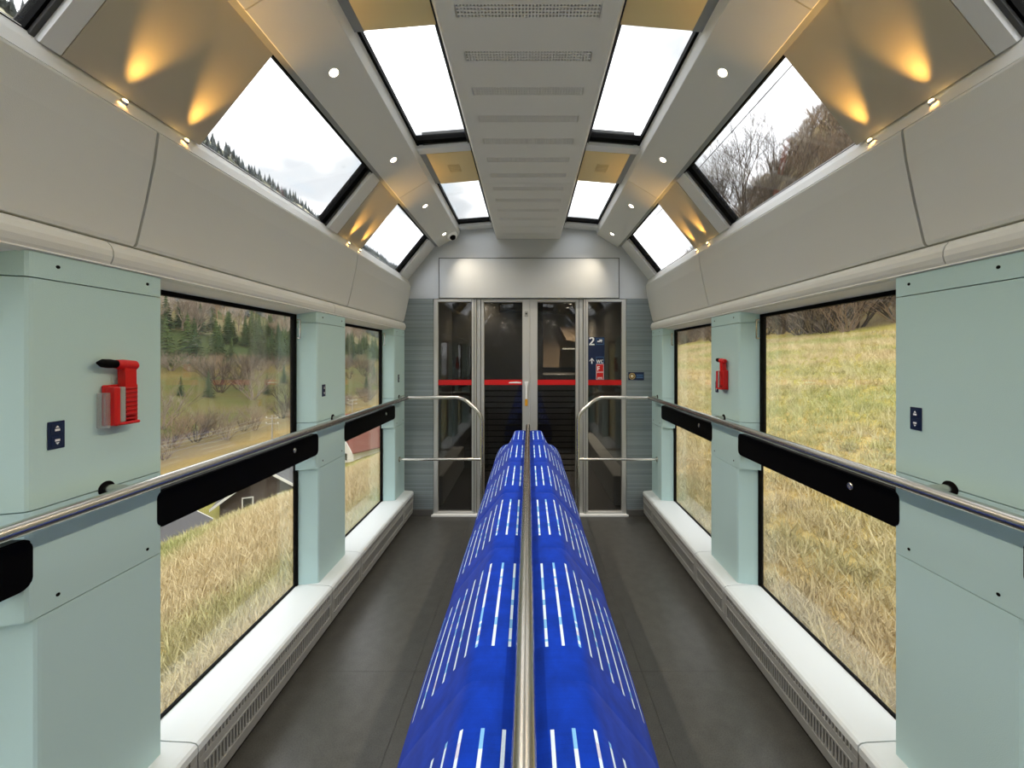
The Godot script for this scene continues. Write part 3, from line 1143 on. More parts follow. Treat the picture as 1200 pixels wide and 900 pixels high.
func make_bench() -> void:
	var b := thing("leaning_bench", "long double-sided bench upholstered in blue cloth with pale stripes", "bench", V(0, 0, 0.4))
	var prof := BENCH_PROFILE
	var arc := [0.0]
	for i in range(1, prof.size()):
		arc.append(arc[i - 1] + prof[i].distance_to(prof[i - 1]))
	var far := 3.165
	for k in range(-8, 3):
		var d0 := SEAM0 + UNIT * k
		var d1 := minf(d0 + UNIT, far)
		for s in [-1.0, 1.0]:
			var g := Geo.new()
			var steps := [0.0, 0.006, 0.016, 0.034, 0.07, 0.14, 0.2515, 0.363, 0.433, 0.469, 0.487, 0.497, 0.503]
			if k == 2: steps = [0.0, 0.006, 0.016, 0.034, 0.07, 0.14, 0.22, 0.30, 0.36, 0.395, 0.412, 0.425, 0.437]
			var rows := []
			for st in steps:
				var d: float = d0 + st
				var e: float = minf(st, (d1 - d0) - st)
				var sink := (0.005 if (k == 0 and st < 0.1) or (k == -1 and st > 0.4) else 0.0016) * pow(clampf(1.0 - e / 0.034, 0.0, 1.0), 2.0)
				var wave := 0.003 * sin(PI * clampf(st / (d1 - d0), 0, 1)) - 0.0015
				var hollow := smoothstep(2.80, far, d) * 0.055
				var row := []
				for i in prof.size():
					var p: Vector2 = prof[i]
					var tn: Vector2 = (prof[mini(i + 1, prof.size() - 1)] - prof[maxi(i - 1, 0)]).normalized()
					var nn := Vector2(-tn.y, tn.x)
					var kk := clampf((p.x - 0.02) / 0.06, 0.0, 1.0)
					var q := p + nn * ((wave - sink) * kk)
					if hollow > 0.0:
						q += Vector2(-1, -0.55) * hollow * exp(-pow((arc[i] - 0.20) / 0.05, 2.0)) * 0.8
					row.append(Vector3(s * q.x, q.y, -d))
				rows.append(row)
			# shared normals
			var nr := []
			for j in rows.size():
				var line := []
				for i in prof.size():
					var du: Vector3 = rows[j][mini(i + 1, prof.size() - 1)] - rows[j][maxi(i - 1, 0)]
					var dv: Vector3 = rows[mini(j + 1, rows.size() - 1)][i] - rows[maxi(j - 1, 0)][i]
					var nn := du.cross(dv).normalized()
					var outward := Vector3(s * (prof[i].x * 1.2), prof[i].y - 0.66, 0)
					if nn.dot(outward) < 0: nn = -nn
					line.append(nn)
				nr.append(line)
			for j in rows.size() - 1:
				for i in prof.size() - 1:
					var uu := []
					for q in [[j, i], [j, i + 1], [j + 1, i + 1], [j + 1, i]]:
						var d: float = -rows[q[0]][0].z
						uu.append(Vector2(arc[q[1]] / CLOTH_LEN, (d - 0.805) / UNIT))
					g.squad([rows[j][i], rows[j][i + 1], rows[j + 1][i + 1], rows[j + 1][i]], [nr[j][i], nr[j][i + 1], nr[j + 1][i + 1], nr[j + 1][i]], uu)
			# closed ends
			for e in [[0, 1.0], [rows.size() - 1, -1.0]]:
				var row: Array = rows[e[0]]
				for i in prof.size() - 1:
					var o := Vector3(0, 0.44, row[0].z)
					var q := [o, row[i], row[i + 1]]
					var n0 := g.v.size()
					g.tri(q[0], q[1], q[2], Vector3(0, 0, e[1]))
					for z in range(n0, g.v.size()):
						g.u[z] = Vector2(0.9, 0.9)
			part(g, "seat_back" if true else "", M.cloth, b)
	# plinth and feet
	var g := Geo.new()
	g.box(V(-0.12, 0.10, -2.28), V(0.12, 0.46, 3.10), 0.01)
	part(g, "plinth", M.shell, b)
	g = Geo.new()
	g.box(V(-0.15, 0.0, -2.25), V(0.15, 0.10, 3.06), 0.006)
	part(g, "kick_strip", M.black, b)
	# steel grab tube over the ridge, in two lengths with a joint
	g = Geo.new()
	g.tube([V(-0.006, 0.938, -2.29), V(-0.006, 0.938, 2.290)], 0.0178, 20)
	part(g, "grab_tube", M.steel, b)
	g = Geo.new()
	g.tube([V(-0.006, 0.938, 2.294), V(-0.002, 0.940, 3.15)], 0.0172, 20)
	part(g, "grab_tube", M.steel, b)
	for d in [-1.9, -0.9, 0.1, 1.1, 2.29, 3.05]:
		g = Geo.new()
		g.lathe([Vector2(0.009, -0.06), Vector2(0.009, 0.03)], V(-0.005, 0.895, d), UP, 10)
		part(g, "tube_stem", M.steel, b)

# ---------------------------------------------------------------- hammers, switches, signs, camera
func make_hammer(label: String, at: Vector3, s: float) -> void:
	# built for the left wall: x is away from the wall, +z towards the viewer
	var t := thing("emergency_hammer", label, "hammer", at)
	t.rotation.y = 0.0 if s < 0 else PI
	var B := func(g: Geo, called: String, m: Material) -> void:
		var o := MeshInstance3D.new()
		o.name = called
		o.mesh = g.mesh(m)
		t.add_child(o, true)
	var g := Geo.new()
	g.box(Vector3(0.001, -0.112, -0.034), Vector3(0.012, 0.0, 0.036), 0.003)
	g.box(Vector3(0.010, -0.112, 0.020), Vector3(0.042, -0.004, 0.036), 0.004)
	g.box(Vector3(0.010, -0.112, -0.034), Vector3(0.042, -0.104, 0.034), 0.003)
	g.box(Vector3(0.010, -0.112, -0.034), Vector3(0.034, -0.0, -0.026), 0.003)
	B.call(g, "holder", M.red)
	g = Geo.new()
	g.box(Vector3(0.012, -0.104, 0.004), Vector3(0.038, -0.006, 0.019), 0.002)
	B.call(g, "clear_window", M.grille)
	g = Geo.new()
	for i in 8:
		g.box(Vector3(0.012, -0.100 + 0.0122 * i, -0.030), Vector3(0.037, -0.0935 + 0.0122 * i, 0.004), 0.0015)
	B.call(g, "grip_ribs", M.red_dark)
	g = Geo.new()
	g.extrude([Vector2(-0.030, -0.09), Vector2(-0.002, -0.09), Vector2(0.004, 0.05), Vector2(-0.028, 0.052)], Vector3.ZERO, Vector3(0, 0, 1), UP, Vector3.RIGHT, 0.012, 0.034)
	B.call(g, "shaft", M.red)
	g = Geo.new()
	g.lathe([Vector2(0, -0.034), Vector2(0.010, -0.034), Vector2(0.0145, -0.028), Vector2(0.0145, 0.006), Vector2(0.012, 0.022), Vector2(0, 0.022)], Vector3(0.023, 0.055, -0.004), Vector3(0, 0.10, 1), 16)
	B.call(g, "head", M.red)
	g = Geo.new()
	g.lathe([Vector2(0.011, 0.018), Vector2(0.0125, 0.040), Vector2(0.0115, 0.056), Vector2(0.004, 0.068), Vector2(0, 0.072)], Vector3(0.023, 0.055, -0.004), Vector3(0, 0.10, 1), 14)
	B.call(g, "steel_tip", M.black)
	g = Geo.new()
	g.box(Vector3(0.001, -0.116, 0.036), Vector3(0.030, -0.02, 0.048), 0.002)
	B.call(g, "clear_edge", M.clear)

func make_switch(label: String, s: float, d: float, y: float) -> void:
	var at := V(s * FACE_X, y, d)
	var t := thing("blind_switch", label, "switch", at)
	var g := Geo.new()
	g.box(V(s * FACE_X, y - 0.034, d - 0.0175), V(s * (FACE_X - 0.003), y + 0.034, d + 0.0175), 0.0012)
	part(g, "plate", M.navy, t)
	for q in [1.0, -1.0]:
		g = Geo.new()
		g.box(V(s * (FACE_X - 0.003), y + q * 0.016 - 0.0125, d - 0.0115), V(s * (FACE_X - 0.0048), y + q * 0.016 + 0.0125, d + 0.0115), 0.001)
		var bt := part(g, "button", M.navy, t)
		g = Geo.new()
		var cy: float = y + q * 0.016
		g.extrude([Vector2(d - 0.004, cy + q * 0.002), Vector2(d + 0.004, cy + q * 0.002), Vector2(d, cy + q * 0.0075)], Vector3.ZERO, AHEAD, UP, Vector3(s, 0, 0), FACE_X - 0.0053, FACE_X - 0.0047)
		g.box(V(s * (FACE_X - 0.0053), cy - q * 0.0005, d - 0.005), V(s * (FACE_X - 0.0047), cy - q * 0.006, d + 0.005))
		part(g, "arrow_print", M.print_white, bt)

func make_fittings() -> void:
	make_hammer("red emergency hammer in its holder on a mint pillar, valley side", V(-FACE_X, 1.422, 1.093), -1.0)
	make_hammer("red emergency hammer in its holder on a mint pillar, grassy slope side", V(FACE_X, 1.420, 2.290), 1.0)
	make_switch("navy two-button switch below and beside the hammer on the valley side pillar", -1.0, 0.957, 1.307)
	make_switch("navy two-button switch on the middle pillar without hammer, valley side", -1.0, 2.209, 1.308)
	make_switch("navy two-button switch on the narrow pillar at the end wall, valley side", -1.0, 3.487, 1.305)
	make_switch("navy two-button switch on the broad pillar without hammer, grassy slope side", 1.0, 1.165, 1.314)
	make_switch("navy two-button switch beside the hammer, grassy slope side", 1.0, 2.395, 1.314)
	for s in [-1.0, 1.0]:
		for d in [-2.47, -1.81, -1.15, -0.49, 0.17, 0.83, 1.49, 2.15, 2.81, 3.45]:
			make_downlight(s, d)
	# dome camera
	var at := V(-0.700, 2.612, 3.545)
	var t := thing("dome_camera", "white dome surveillance camera at the end of a lamp panel", "camera", at)
	var dn := Vector3(0.38, -0.75, 0.42).normalized()
	var g := Geo.new()
	g.lathe([Vector2(0.048, -0.02), Vector2(0.050, 0.012), Vector2(0.044, 0.028), Vector2(0.030, 0.034), Vector2(0.0, 0.034)], at, dn, 20)
	part(g, "housing", M.white, t)
	g = Geo.new()
	g.lathe([Vector2(0.028, 0.033), Vector2(0.024, 0.046), Vector2(0.012, 0.054), Vector2(0, 0.056)], at, dn, 16)
	part(g, "dome", M.black, t)
	# direction sign stuck on the side light
	var z := END_D + 0.022
	var x0 := (689.3 - 619.0) * PX
	var x1 := (709.0 - 619.0) * PX
	var y1 := 1.5 + (418 - 395) * PX
	var y0 := 1.5 + (418 - 445.3) * PX
	var sg := thing("direction_sign", "navy and red direction sign with pictograms stuck on the side light", "sign", V((x0 + x1) / 2, y0, z))
	g = Geo.new()
	g.box(V(x0, y0, z - 0.0016), V(x1, y1, z - 0.0002))
	part(g, "board", M.navy, sg)
	var f := z - 0.0017
	text_on(sg, "numeral", "2", V(x0 + 0.036, y1 - 0.040, f), 0.075, M.print_white, Basis())
	var bx0 := x0 + 0.078
	var bx1 := x1 - 0.008
	var mid := (bx0 + bx1) * 0.5
	var frame := func(a: float, b: float, c: float, e: float, m: Material) -> void:
		var q := Geo.new()
		q.box(V(a, b, f - 0.0010), V(c, b + 0.003, f)); q.box(V(a, e - 0.003, f - 0.0010), V(c, e, f))
		q.box(V(a, b, f - 0.0010), V(a + 0.003, e, f)); q.box(V(c - 0.003, b, f - 0.0010), V(c, e, f))
		part(q, "pictogram_frame", m, sg)
	frame.call(bx0, y1 - 0.070, bx1, y1 - 0.012, M.blue_print)
	g = Geo.new()   # person and seat pictogram
	g.box(V(mid - 0.024, y1 - 0.046, f - 0.0010), V(mid + 0.004, y1 - 0.034, f))
	g.box(V(mid - 0.006, y1 - 0.038, f - 0.0010), V(mid + 0.022, y1 - 0.022, f))
	g.box(V(mid + 0.012, y1 - 0.050, f - 0.0010), V(mid + 0.018, y1 - 0.034, f))
	part(g, "seat_pictogram", M.print_white, sg)
	g = Geo.new()   # arrow
	var ax := x0 + 0.038
	var ay := y1 - 0.222
	g.extrude([Vector2(ax - 0.022, ay), Vector2(ax, ay + 0.026), Vector2(ax + 0.022, ay), Vector2(ax + 0.022, ay - 0.009), Vector2(ax + 0.0055, ay + 0.007), Vector2(ax + 0.0055, ay - 0.030), Vector2(ax - 0.0055, ay - 0.030), Vector2(ax - 0.0055, ay + 0.007), Vector2(ax - 0.022, ay - 0.009)], Vector3.ZERO, Vector3.RIGHT, UP, AHEAD, f - END_D + END_D - 0.001, f)
	part(g, "arrow", M.print_white, sg)
	frame.call(bx0, y1 - 0.248, bx1, y1 - 0.187, M.blue_print)
	text_on(sg, "letters", "WC", V(mid, y1 - 0.230, f), 0.030, M.print_white, Basis())
	g = Geo.new()
	g.box(V(bx0, y0 + 0.004, f - 0.0008), V(bx1, y1 - 0.252, f))
	part(g, "red_field", M.red, sg)
	var f2 := f
	f = f - 0.0008
	frame.call(bx0, y1 - 0.330, bx1, y1 - 0.254, M.print_white)
	frame.call(bx0, y0 + 0.004, bx1, y1 - 0.334, M.print_white)
	text_on(sg, "letter", "F", V(mid - 0.014, y1 - 0.297, f), 0.042, M.print_white, Basis())
	text_on(sg, "letters", "ans", V(mid, y0 + 0.020, f), 0.020, M.print_white, Basis())
	# round seal on a small navy plate
	var sx0 := (736.2 - 619.0) * PX
	var sx1 := (754.7 - 619.0) * PX
	var sy1 := 1.5 + (418 - 436.2) * PX
	var sy0 := 1.5 + (418 - 445.5) * PX
	var z2 := END_D
	var sl := thing("notice_plate", "small navy notice with round gold seal on the ribbed wall panel", "sign", V((sx0 + sx1) / 2, sy0, z2))
	g = Geo.new()
	g.box(V(sx0, sy0, z2 - 0.003), V(sx1, sy1, z2 - 0.0003), 0.001)
	part(g, "plate", M.navy, sl)
	var sc := V(sx0 + 0.036, (sy0 + sy1) / 2, z2 - 0.003)
	g = Geo.new()
	g.lathe([Vector2(0.030, 0.0), Vector2(0.030, 0.0012), Vector2(0.024, 0.0012), Vector2(0.024, 0.0)], sc, Vector3(0, 0, 1), 24)
	g.lathe([Vector2(0.0, 0.0012), Vector2(0.017, 0.0012), Vector2(0.017, 0.0)], sc, Vector3(0, 0, 1), 20)
	part(g, "seal", M.gold_print, sl)
	g = Geo.new()
	g.lathe([Vector2(0.0, 0.002), Vector2(0.008, 0.002), Vector2(0.008, 0.001)], sc + Vector3(-0.002, 0.002, 0), Vector3(0, 0, 1), 12)
	part(g, "seal_centre", M.print_white, sl)
	g = Geo.new()
	for i in 3:
		g.box(V(sx0 + 0.076, sy0 + 0.020 + 0.013 * i, z2 - 0.004), V(sx1 - 0.010, sy0 + 0.026 + 0.013 * i, z2 - 0.003))
	part(g, "print_lines", M.blue_print, sl)

# ---------------------------------------------------------------- land outside
var hill_noise: FastNoiseLite

func curve_at(tab: Array, a: float) -> float:
	for i in tab.size() - 1:
		if a <= tab[i + 1][0]:
			var t: float = clampf((a - tab[i][0]) / (tab[i + 1][0] - tab[i][0]), 0, 1)
			return cubic_interpolate(tab[i][1], tab[i + 1][1], tab[maxi(i - 1, 0)][1], tab[mini(i + 2, tab.size() - 1)][1], t) if a > 20.0 else lerpf(tab[i][1], tab[i + 1][1], t)
	return tab[-1][1]

const VALLEY := [[0, -1.25], [2, -1.0], [5, -1.75], [8, -2.75], [10.5, -3.9], [13, -5.4], [18, -8.0], [22, -10.0], [26, -13.0], [30, -16.3], [36, -17.0], [42, -15.5], [47, -14.5], [56, -14.4], [75, -11.0], [95, -5.0], [110, -1.0], [150, 12.0], [200, 32.0], [260, 62.0], [330, 132.0], [400, 246.0], [460, 301.0], [540, 340.0], [700, 300.0]]
const SLOPE := [[0, -1.25], [2, -1.0], [5, -0.45], [10, 0.35], [18, 1.9], [27, 3.6], [36, 7.5], [50, 20.0], [70, 42.0], [100, 78.0], [130, 110.0], [155, 124.0], [200, 128.0], [260, 110.0]]

func ground_y(x: float, z: float) -> float:
	var big := hill_noise.get_noise_2d(x * 0.6, z * 0.6)
	if x < 0:
		var a := -x
		var y := curve_at(VALLEY, a)
		y -= clampf((-z - 9.0) * 0.10, 0.0, 3.4) * smoothstep(3.0, 7.5, a) * smoothstep(30.0, 24.0, a)
		y += big * clampf((a - 150.0) / 150.0, 0, 1) * 22.0
		return y
	var y2 := curve_at(SLOPE, x)
	var fall := smoothstep(-130.0, -290.0, z)
	y2 = lerpf(y2, minf(y2, 4.0 + 0.16 * x), fall * smoothstep(34.0, 70.0, x))
	return y2 + big * clampf((x - 30.0) / 60.0, 0, 1) * 6.0

func land_mesh(xs: Array, zs: Array, yf: Callable, colf: Callable, m: Material) -> ArrayMesh:
	var v := PackedVector3Array()
	var nn := PackedVector3Array()
	var cc := PackedColorArray()
	var ix := PackedInt32Array()
	var nx := xs.size()
	for j in zs.size():
		for i in nx:
			var p := Vector3(xs[i], yf.call(xs[i], zs[j]), zs[j])
			v.append(p)
	for j in zs.size():
		for i in nx:
			var a := v[j * nx + maxi(i - 1, 0)]
			var b := v[j * nx + mini(i + 1, nx - 1)]
			var c := v[maxi(j - 1, 0) * nx + i]
			var d := v[mini(j + 1, zs.size() - 1) * nx + i]
			var n0 := (b - a).cross(d - c).normalized()
			if n0.y < 0: n0 = -n0
			nn.append(n0)
			cc.append(colf.call(v[j * nx + i]))
	for j in zs.size() - 1:
		for i in nx - 1:
			var a := j * nx + i
			var q := [a, a + 1, a + nx + 1, a + nx]
			var up := (v[q[2]] - v[q[0]]).cross(v[q[1]] - v[q[0]]).y > 0
			ix.append_array([q[0], q[1], q[2], q[0], q[2], q[3]] if up else [q[0], q[2], q[1], q[0], q[3], q[2]])
	var arr := []
	arr.resize(Mesh.ARRAY_MAX)
	arr[Mesh.ARRAY_VERTEX] = v
	arr[Mesh.ARRAY_NORMAL] = nn
	arr[Mesh.ARRAY_COLOR] = cc
	arr[Mesh.ARRAY_INDEX] = ix
	var am := ArrayMesh.new()
	am.add_surface_from_arrays(Mesh.PRIMITIVE_TRIANGLES, arr)
	am.surface_set_material(0, m)
	return am

func spread(a: float, b: float, first: float, growth: float) -> Array:
	var out := [a]
	var st := first
	while out[-1] < b:
		out.append(minf(out[-1] + st, b))
		st *= growth
	return out

func make_land() -> void:
	hill_noise = FastNoiseLite.new()
	hill_noise.seed = 9
	hill_noise.frequency = 0.02
	hill_noise.fractal_octaves = 4
	var patch := FastNoiseLite.new()
	patch.seed = 12
	patch.frequency = 0.11
	patch.fractal_octaves = 5
	# matted dry grass
	var gm := mat(Color(1, 1, 1), 0.95)
	gm.vertex_color_use_as_albedo = true
	gm.metallic_specular = 0.1
	gm.albedo_texture = noise_tex(0.04, 5, [[0.0, Color(0.60, 0.56, 0.42)], [0.35, Color(0.80, 0.76, 0.60)], [0.55, Color(0.92, 0.88, 0.74)], [0.75, Color(1.0, 0.98, 0.88)], [1.0, Color(0.78, 0.72, 0.56)]], 1024, 41)
	tri_tex(gm, Vector3(0.22, 0.22, 0.10))
	M.ground = gm
	var straw := Color(0.58, 0.455, 0.215)
	var green := Color(0.34, 0.365, 0.095)
	var tan := Color(0.57, 0.455, 0.29)
	var wood := Color(0.20, 0.165, 0.125)
	var fir := Color(0.055, 0.085, 0.04)
	var left_col := func(p: Vector3) -> Color:
		var a := -p.x
		var k := patch.get_noise_2d(p.x * 1.3, p.z * 0.45)
		var g := clampf(0.35 + 0.9 * k + smoothstep(5.0, 9.0, a) * 0.75, 0.0, 1.0)
		var c := straw.lerp(green, g).lerp(tan, smoothstep(4.0, 2.0, a) * 0.6)
		if a > 20: c = c.lerp(Color(0.33, 0.31, 0.17), 0.6)
		if a > 47: c = Color(0.36, 0.27, 0.13).lerp(Color(0.24, 0.20, 0.13), clampf(smoothstep(52.0, 56.0, a) + 0.5 + 2.0 * k, 0.0, 1.0))
		if a > 64: c = Color(0.105, 0.125, 0.05).lerp(Color(0.16, 0.135, 0.07), clampf(0.4 + k, 0, 1))
		if a > 96: c = Color(0.17, 0.14, 0.06).lerp(fir, smoothstep(104.0, 114.0, a))
		if a > 150: c = fir.lerp(Color(0.26, 0.23, 0.17), clampf(0.55 + 1.6 * k, 0, 1))
		if a > 240: c = Color(0.10, 0.115, 0.115).lerp(Color(0.75, 0.78, 0.82), smoothstep(0.12, 0.3, patch.get_noise_2d(p.x * 0.35, p.z * 0.35)) * smoothstep(240.0, 330.0, a) * 0.9)
		return c
	var right_col := func(p: Vector3) -> Color:
		var k := patch.get_noise_2d(p.x * 1.2, p.z * 0.45)
		var k2 := patch.get_noise_2d(p.x * 0.5 + 90.0, p.z * 0.2)
		var g := clampf(0.34 + 1.1 * k + 0.8 * k2, 0.0, 1.0)
		var c := straw.lerp(green, g).lerp(tan, smoothstep(4.5, 2.0, p.x) * 0.6)
		if p.x > 27: c = c.lerp(wood.lerp(Color(0.27, 0.22, 0.165), clampf(0.5 + 2.0 * k, 0, 1)), smoothstep(27.0, 32.0, p.x + 6.0 * k))
		return c
	var zs := []
	for z in spread(0.0, 2400.0, 0.7, 1.045): zs.push_front(-z)
	for z in spread(0.7, 300.0, 1.2, 1.12): zs.append(z)
	var lx := spread(1.6, 700.0, 0.4, 1.055).map(func(x): return -x)
	lx.push_front(0.0)
	var rx := spread(1.6, 260.0, 0.4, 1.055)
	rx.push_front(0.0)
	var o := MeshInstance3D.new()
	o.name = "ground_valley"
	o.mesh = land_mesh(lx, zs, ground_y, left_col, gm)
	add_child(o)
	tag(o, "grassy embankment falling to a wooded valley and ridge", "ground", "", "structure")
	o = MeshInstance3D.new()
	o.name = "ground_slope"
	o.mesh = land_mesh(rx, zs, ground_y, right_col, gm)
	add_child(o)
	tag(o, "dry grass slope rising from the track to a brown wooded hill", "ground", "", "structure")
	# far snowy mountains up the valley
	var rock := mat(Color(1, 1, 1), 0.95)
	rock.vertex_color_use_as_albedo = true
	rock.metallic_specular = 0.1
	var mx := []
	for i in 90: mx.append(-1500.0 + 1400.0 * i / 89.0)
	var mz := []
	for i in 70: mz.append(-2600.0 + 1400.0 * i / 69.0)
	var mn := FastNoiseLite.new()
	mn.seed = 77
	mn.frequency = 0.0026
	mn.fractal_octaves = 6
	mn.fractal_type = FastNoiseLite.FRACTAL_RIDGED
	var my := func(x: float, z: float) -> float:
		var e := exp(-pow((x + 720.0) / 330.0, 2.0) - pow((z + 1900.0) / 420.0, 2.0))
		return -40.0 + e * (560.0 + 260.0 * mn.get_noise_2d(x, z))
	var mc := func(p: Vector3) -> Color:
		var k := mn.get_noise_2d(p.x * 3.0, p.z * 3.0)
		return Color(0.30, 0.32, 0.36).lerp(Color(0.88, 0.90, 0.94), smoothstep(-0.1, 0.35, k + (p.y - 300.0) / 500.0))
	o = MeshInstance3D.new()
	o.name = "mountain"
	o.mesh = land_mesh(mx, mz, my, mc, rock)
	add_child(o)
	tag(o, "far snow-covered mountain beyond the wooded ridge", "mountain", "", "structure")
	make_grass()

func make_grass() -> void:
	var g := Geo.new()
	var r := RandomNumberGenerator.new()
	r.seed = 51
	for i in 16:
		var an := r.randf() * TAU
		var p := Vector3(cos(an), 0, sin(an)) * r.randf() * 0.10
		var lean := Vector3(r.randf_range(-1, 1), 0, r.randf_range(-1, 1)) * 0.09
		var h := r.randf_range(0.05, 0.13)
		var w := Vector3(cos(an + 1.3), 0, sin(an + 1.3)) * 0.006
		g.tri(p - w, p + w, p + lean + UP * h, Vector3(lean.z, 0.4, -lean.x))
	g.use_c = true
	var m := mat(Color(1, 1, 1), 0.9)
	m.vertex_color_use_as_albedo = true
	m.metallic_specular = 0.1
	var tuft := g.mesh(m)
	for s in [-1.0, 1.0]:
		var mm := MultiMesh.new()
		mm.transform_format = MultiMesh.TRANSFORM_3D
		mm.use_colors = true
		mm.mesh = tuft
		var count := 26000
		mm.instance_count = count
		for i in count:
			var a := 1.9 + 24.0 * pow(r.randf(), 1.7) if s > 0 else 1.9 + 9.5 * pow(r.randf(), 1.3)
			var z := 4.0 - (a * 3.4 + 8.0) * r.randf()
			var x: float = s * a
			var k := r.randf()
			var b := Basis(UP, r.randf() * TAU).scaled(Vector3.ONE * r.randf_range(0.7, 1.5) * (1.0 + a * 0.05))
			mm.set_instance_transform(i, Transform3D(b, Vector3(x, ground_y(x, z), z)))
			var gk := clampf(hill_noise.get_noise_2d(x * 9.0, z * 4.0) * 1.6 + 0.25 + (smoothstep(5.0, 9.0, a) * 0.6 if s < 0 else 0.0), 0, 1)
			var c := Color(0.62, 0.50, 0.26).lerp(Color(0.37, 0.40, 0.11), gk)
			c = c.lerp(Color(0.64, 0.54, 0.35), k * 0.5)
			mm.set_instance_color(i, Color(c.r * (0.8 + 0.3 * k), c.g * (0.8 + 0.3 * k), c.b * (0.8 + 0.3 * k)))
		var o := MultiMeshInstance3D.new()
		o.name = "grass_tufts" if s < 0 else "grass_tufts_001"
		o.multimesh = mm
		add_child(o)
		tag(o, "short dry grass growing on the " + ("embankment above the valley" if s < 0 else "slope rising from the track"), "grass", "", "stuff")

# a house: walls, gable roof of two slabs, windows, chimney; ridge along local z
func make_house(called: String, label: String, at: Vector3, turn: float, size: Vector3, ridge: float, wall_m: Material, roof_m: Material, edge_m: Material, rows: int, cols: int) -> void:
	var t := thing(called, label, "building", at)
	t.rotation.y = turn
	var B := func(g: Geo, cl: String, m: Material, p: Node3D) -> MeshInstance3D:
		var o := MeshInstance3D.new()
		o.name = cl
		o.mesh = g.mesh(m)
		p.add_child(o, true)
		return o
	var hx := size.x / 2
	var hz := size.z / 2
	var g := Geo.new()
	g.extrude([Vector2(-hx, 0), Vector2(hx, 0), Vector2(hx, size.y), Vector2(0, ridge - 0.1), Vector2(-hx, size.y)], Vector3.ZERO, Vector3.RIGHT, UP, Vector3(0, 0, 1), -hz, hz)
	B.call(g, "wall", wall_m, t)
	var rise := ridge - size.y
	for s in [-1.0, 1.0]:
		g = Geo.new()
		var ex: float = hx + 0.7
		var ey := size.y - rise * 0.7 / hx
		g.extrude([Vector2(0, ridge), Vector2(s * ex, ey), Vector2(s * ex, ey + 0.22), Vector2(0, ridge + 0.26)], Vector3.ZERO, Vector3.RIGHT, UP, Vector3(0, 0, 1), -hz - 0.7, hz + 0.7)
		var rf: Node3D = B.call(g, "roof", roof_m, t)
		for e in [-1.0, 1.0]:
			g = Geo.new()
			g.extrude([Vector2(0, ridge - 0.05), Vector2(s * (ex + 0.02), ey - 0.05), Vector2(s * (ex + 0.02), ey + 0.24), Vector2(0, ridge + 0.29)], Vector3.ZERO, Vector3.RIGHT, UP, Vector3(0, 0, 1), e * (hz + 0.68), e * (hz + 0.80))
			B.call(g, "barge_board", edge_m, rf)
	var pane_m := mat(Color(0.07, 0.08, 0.09), 0.2)
	for e in [-1.0, 1.0]:
		for j in rows:
			for i in cols:
				var x := (i - (cols - 1) / 2.0) * size.x / (cols + 0.5)
				var y := 1.4 + j * 2.5
				if y > size.y and absf(x) > 1.6: continue
				g = Geo.new()
				g.box(Vector3(x - 0.55, y - 0.1, e * (hz - 0.05)), Vector3(x + 0.55, y + 1.3, e * (hz + 0.05)))
				var w: Node3D = B.call(g, "window_frame", edge_m, t)
				g = Geo.new()
				g.box(Vector3(x - 0.43, y + 0.02, e * (hz + 0.0)), Vector3(x + 0.43, y + 1.18, e * (hz + 0.07)))
				B.call(g, "pane", pane_m, w)
	g = Geo.new()
	g.box(Vector3(hx * 0.3, ridge - rise * 0.5, -0.4), Vector3(hx * 0.3 + 0.7, ridge + 0.9, 0.4), 0.05)
	B.call(g, "chimney", wall_m, t)

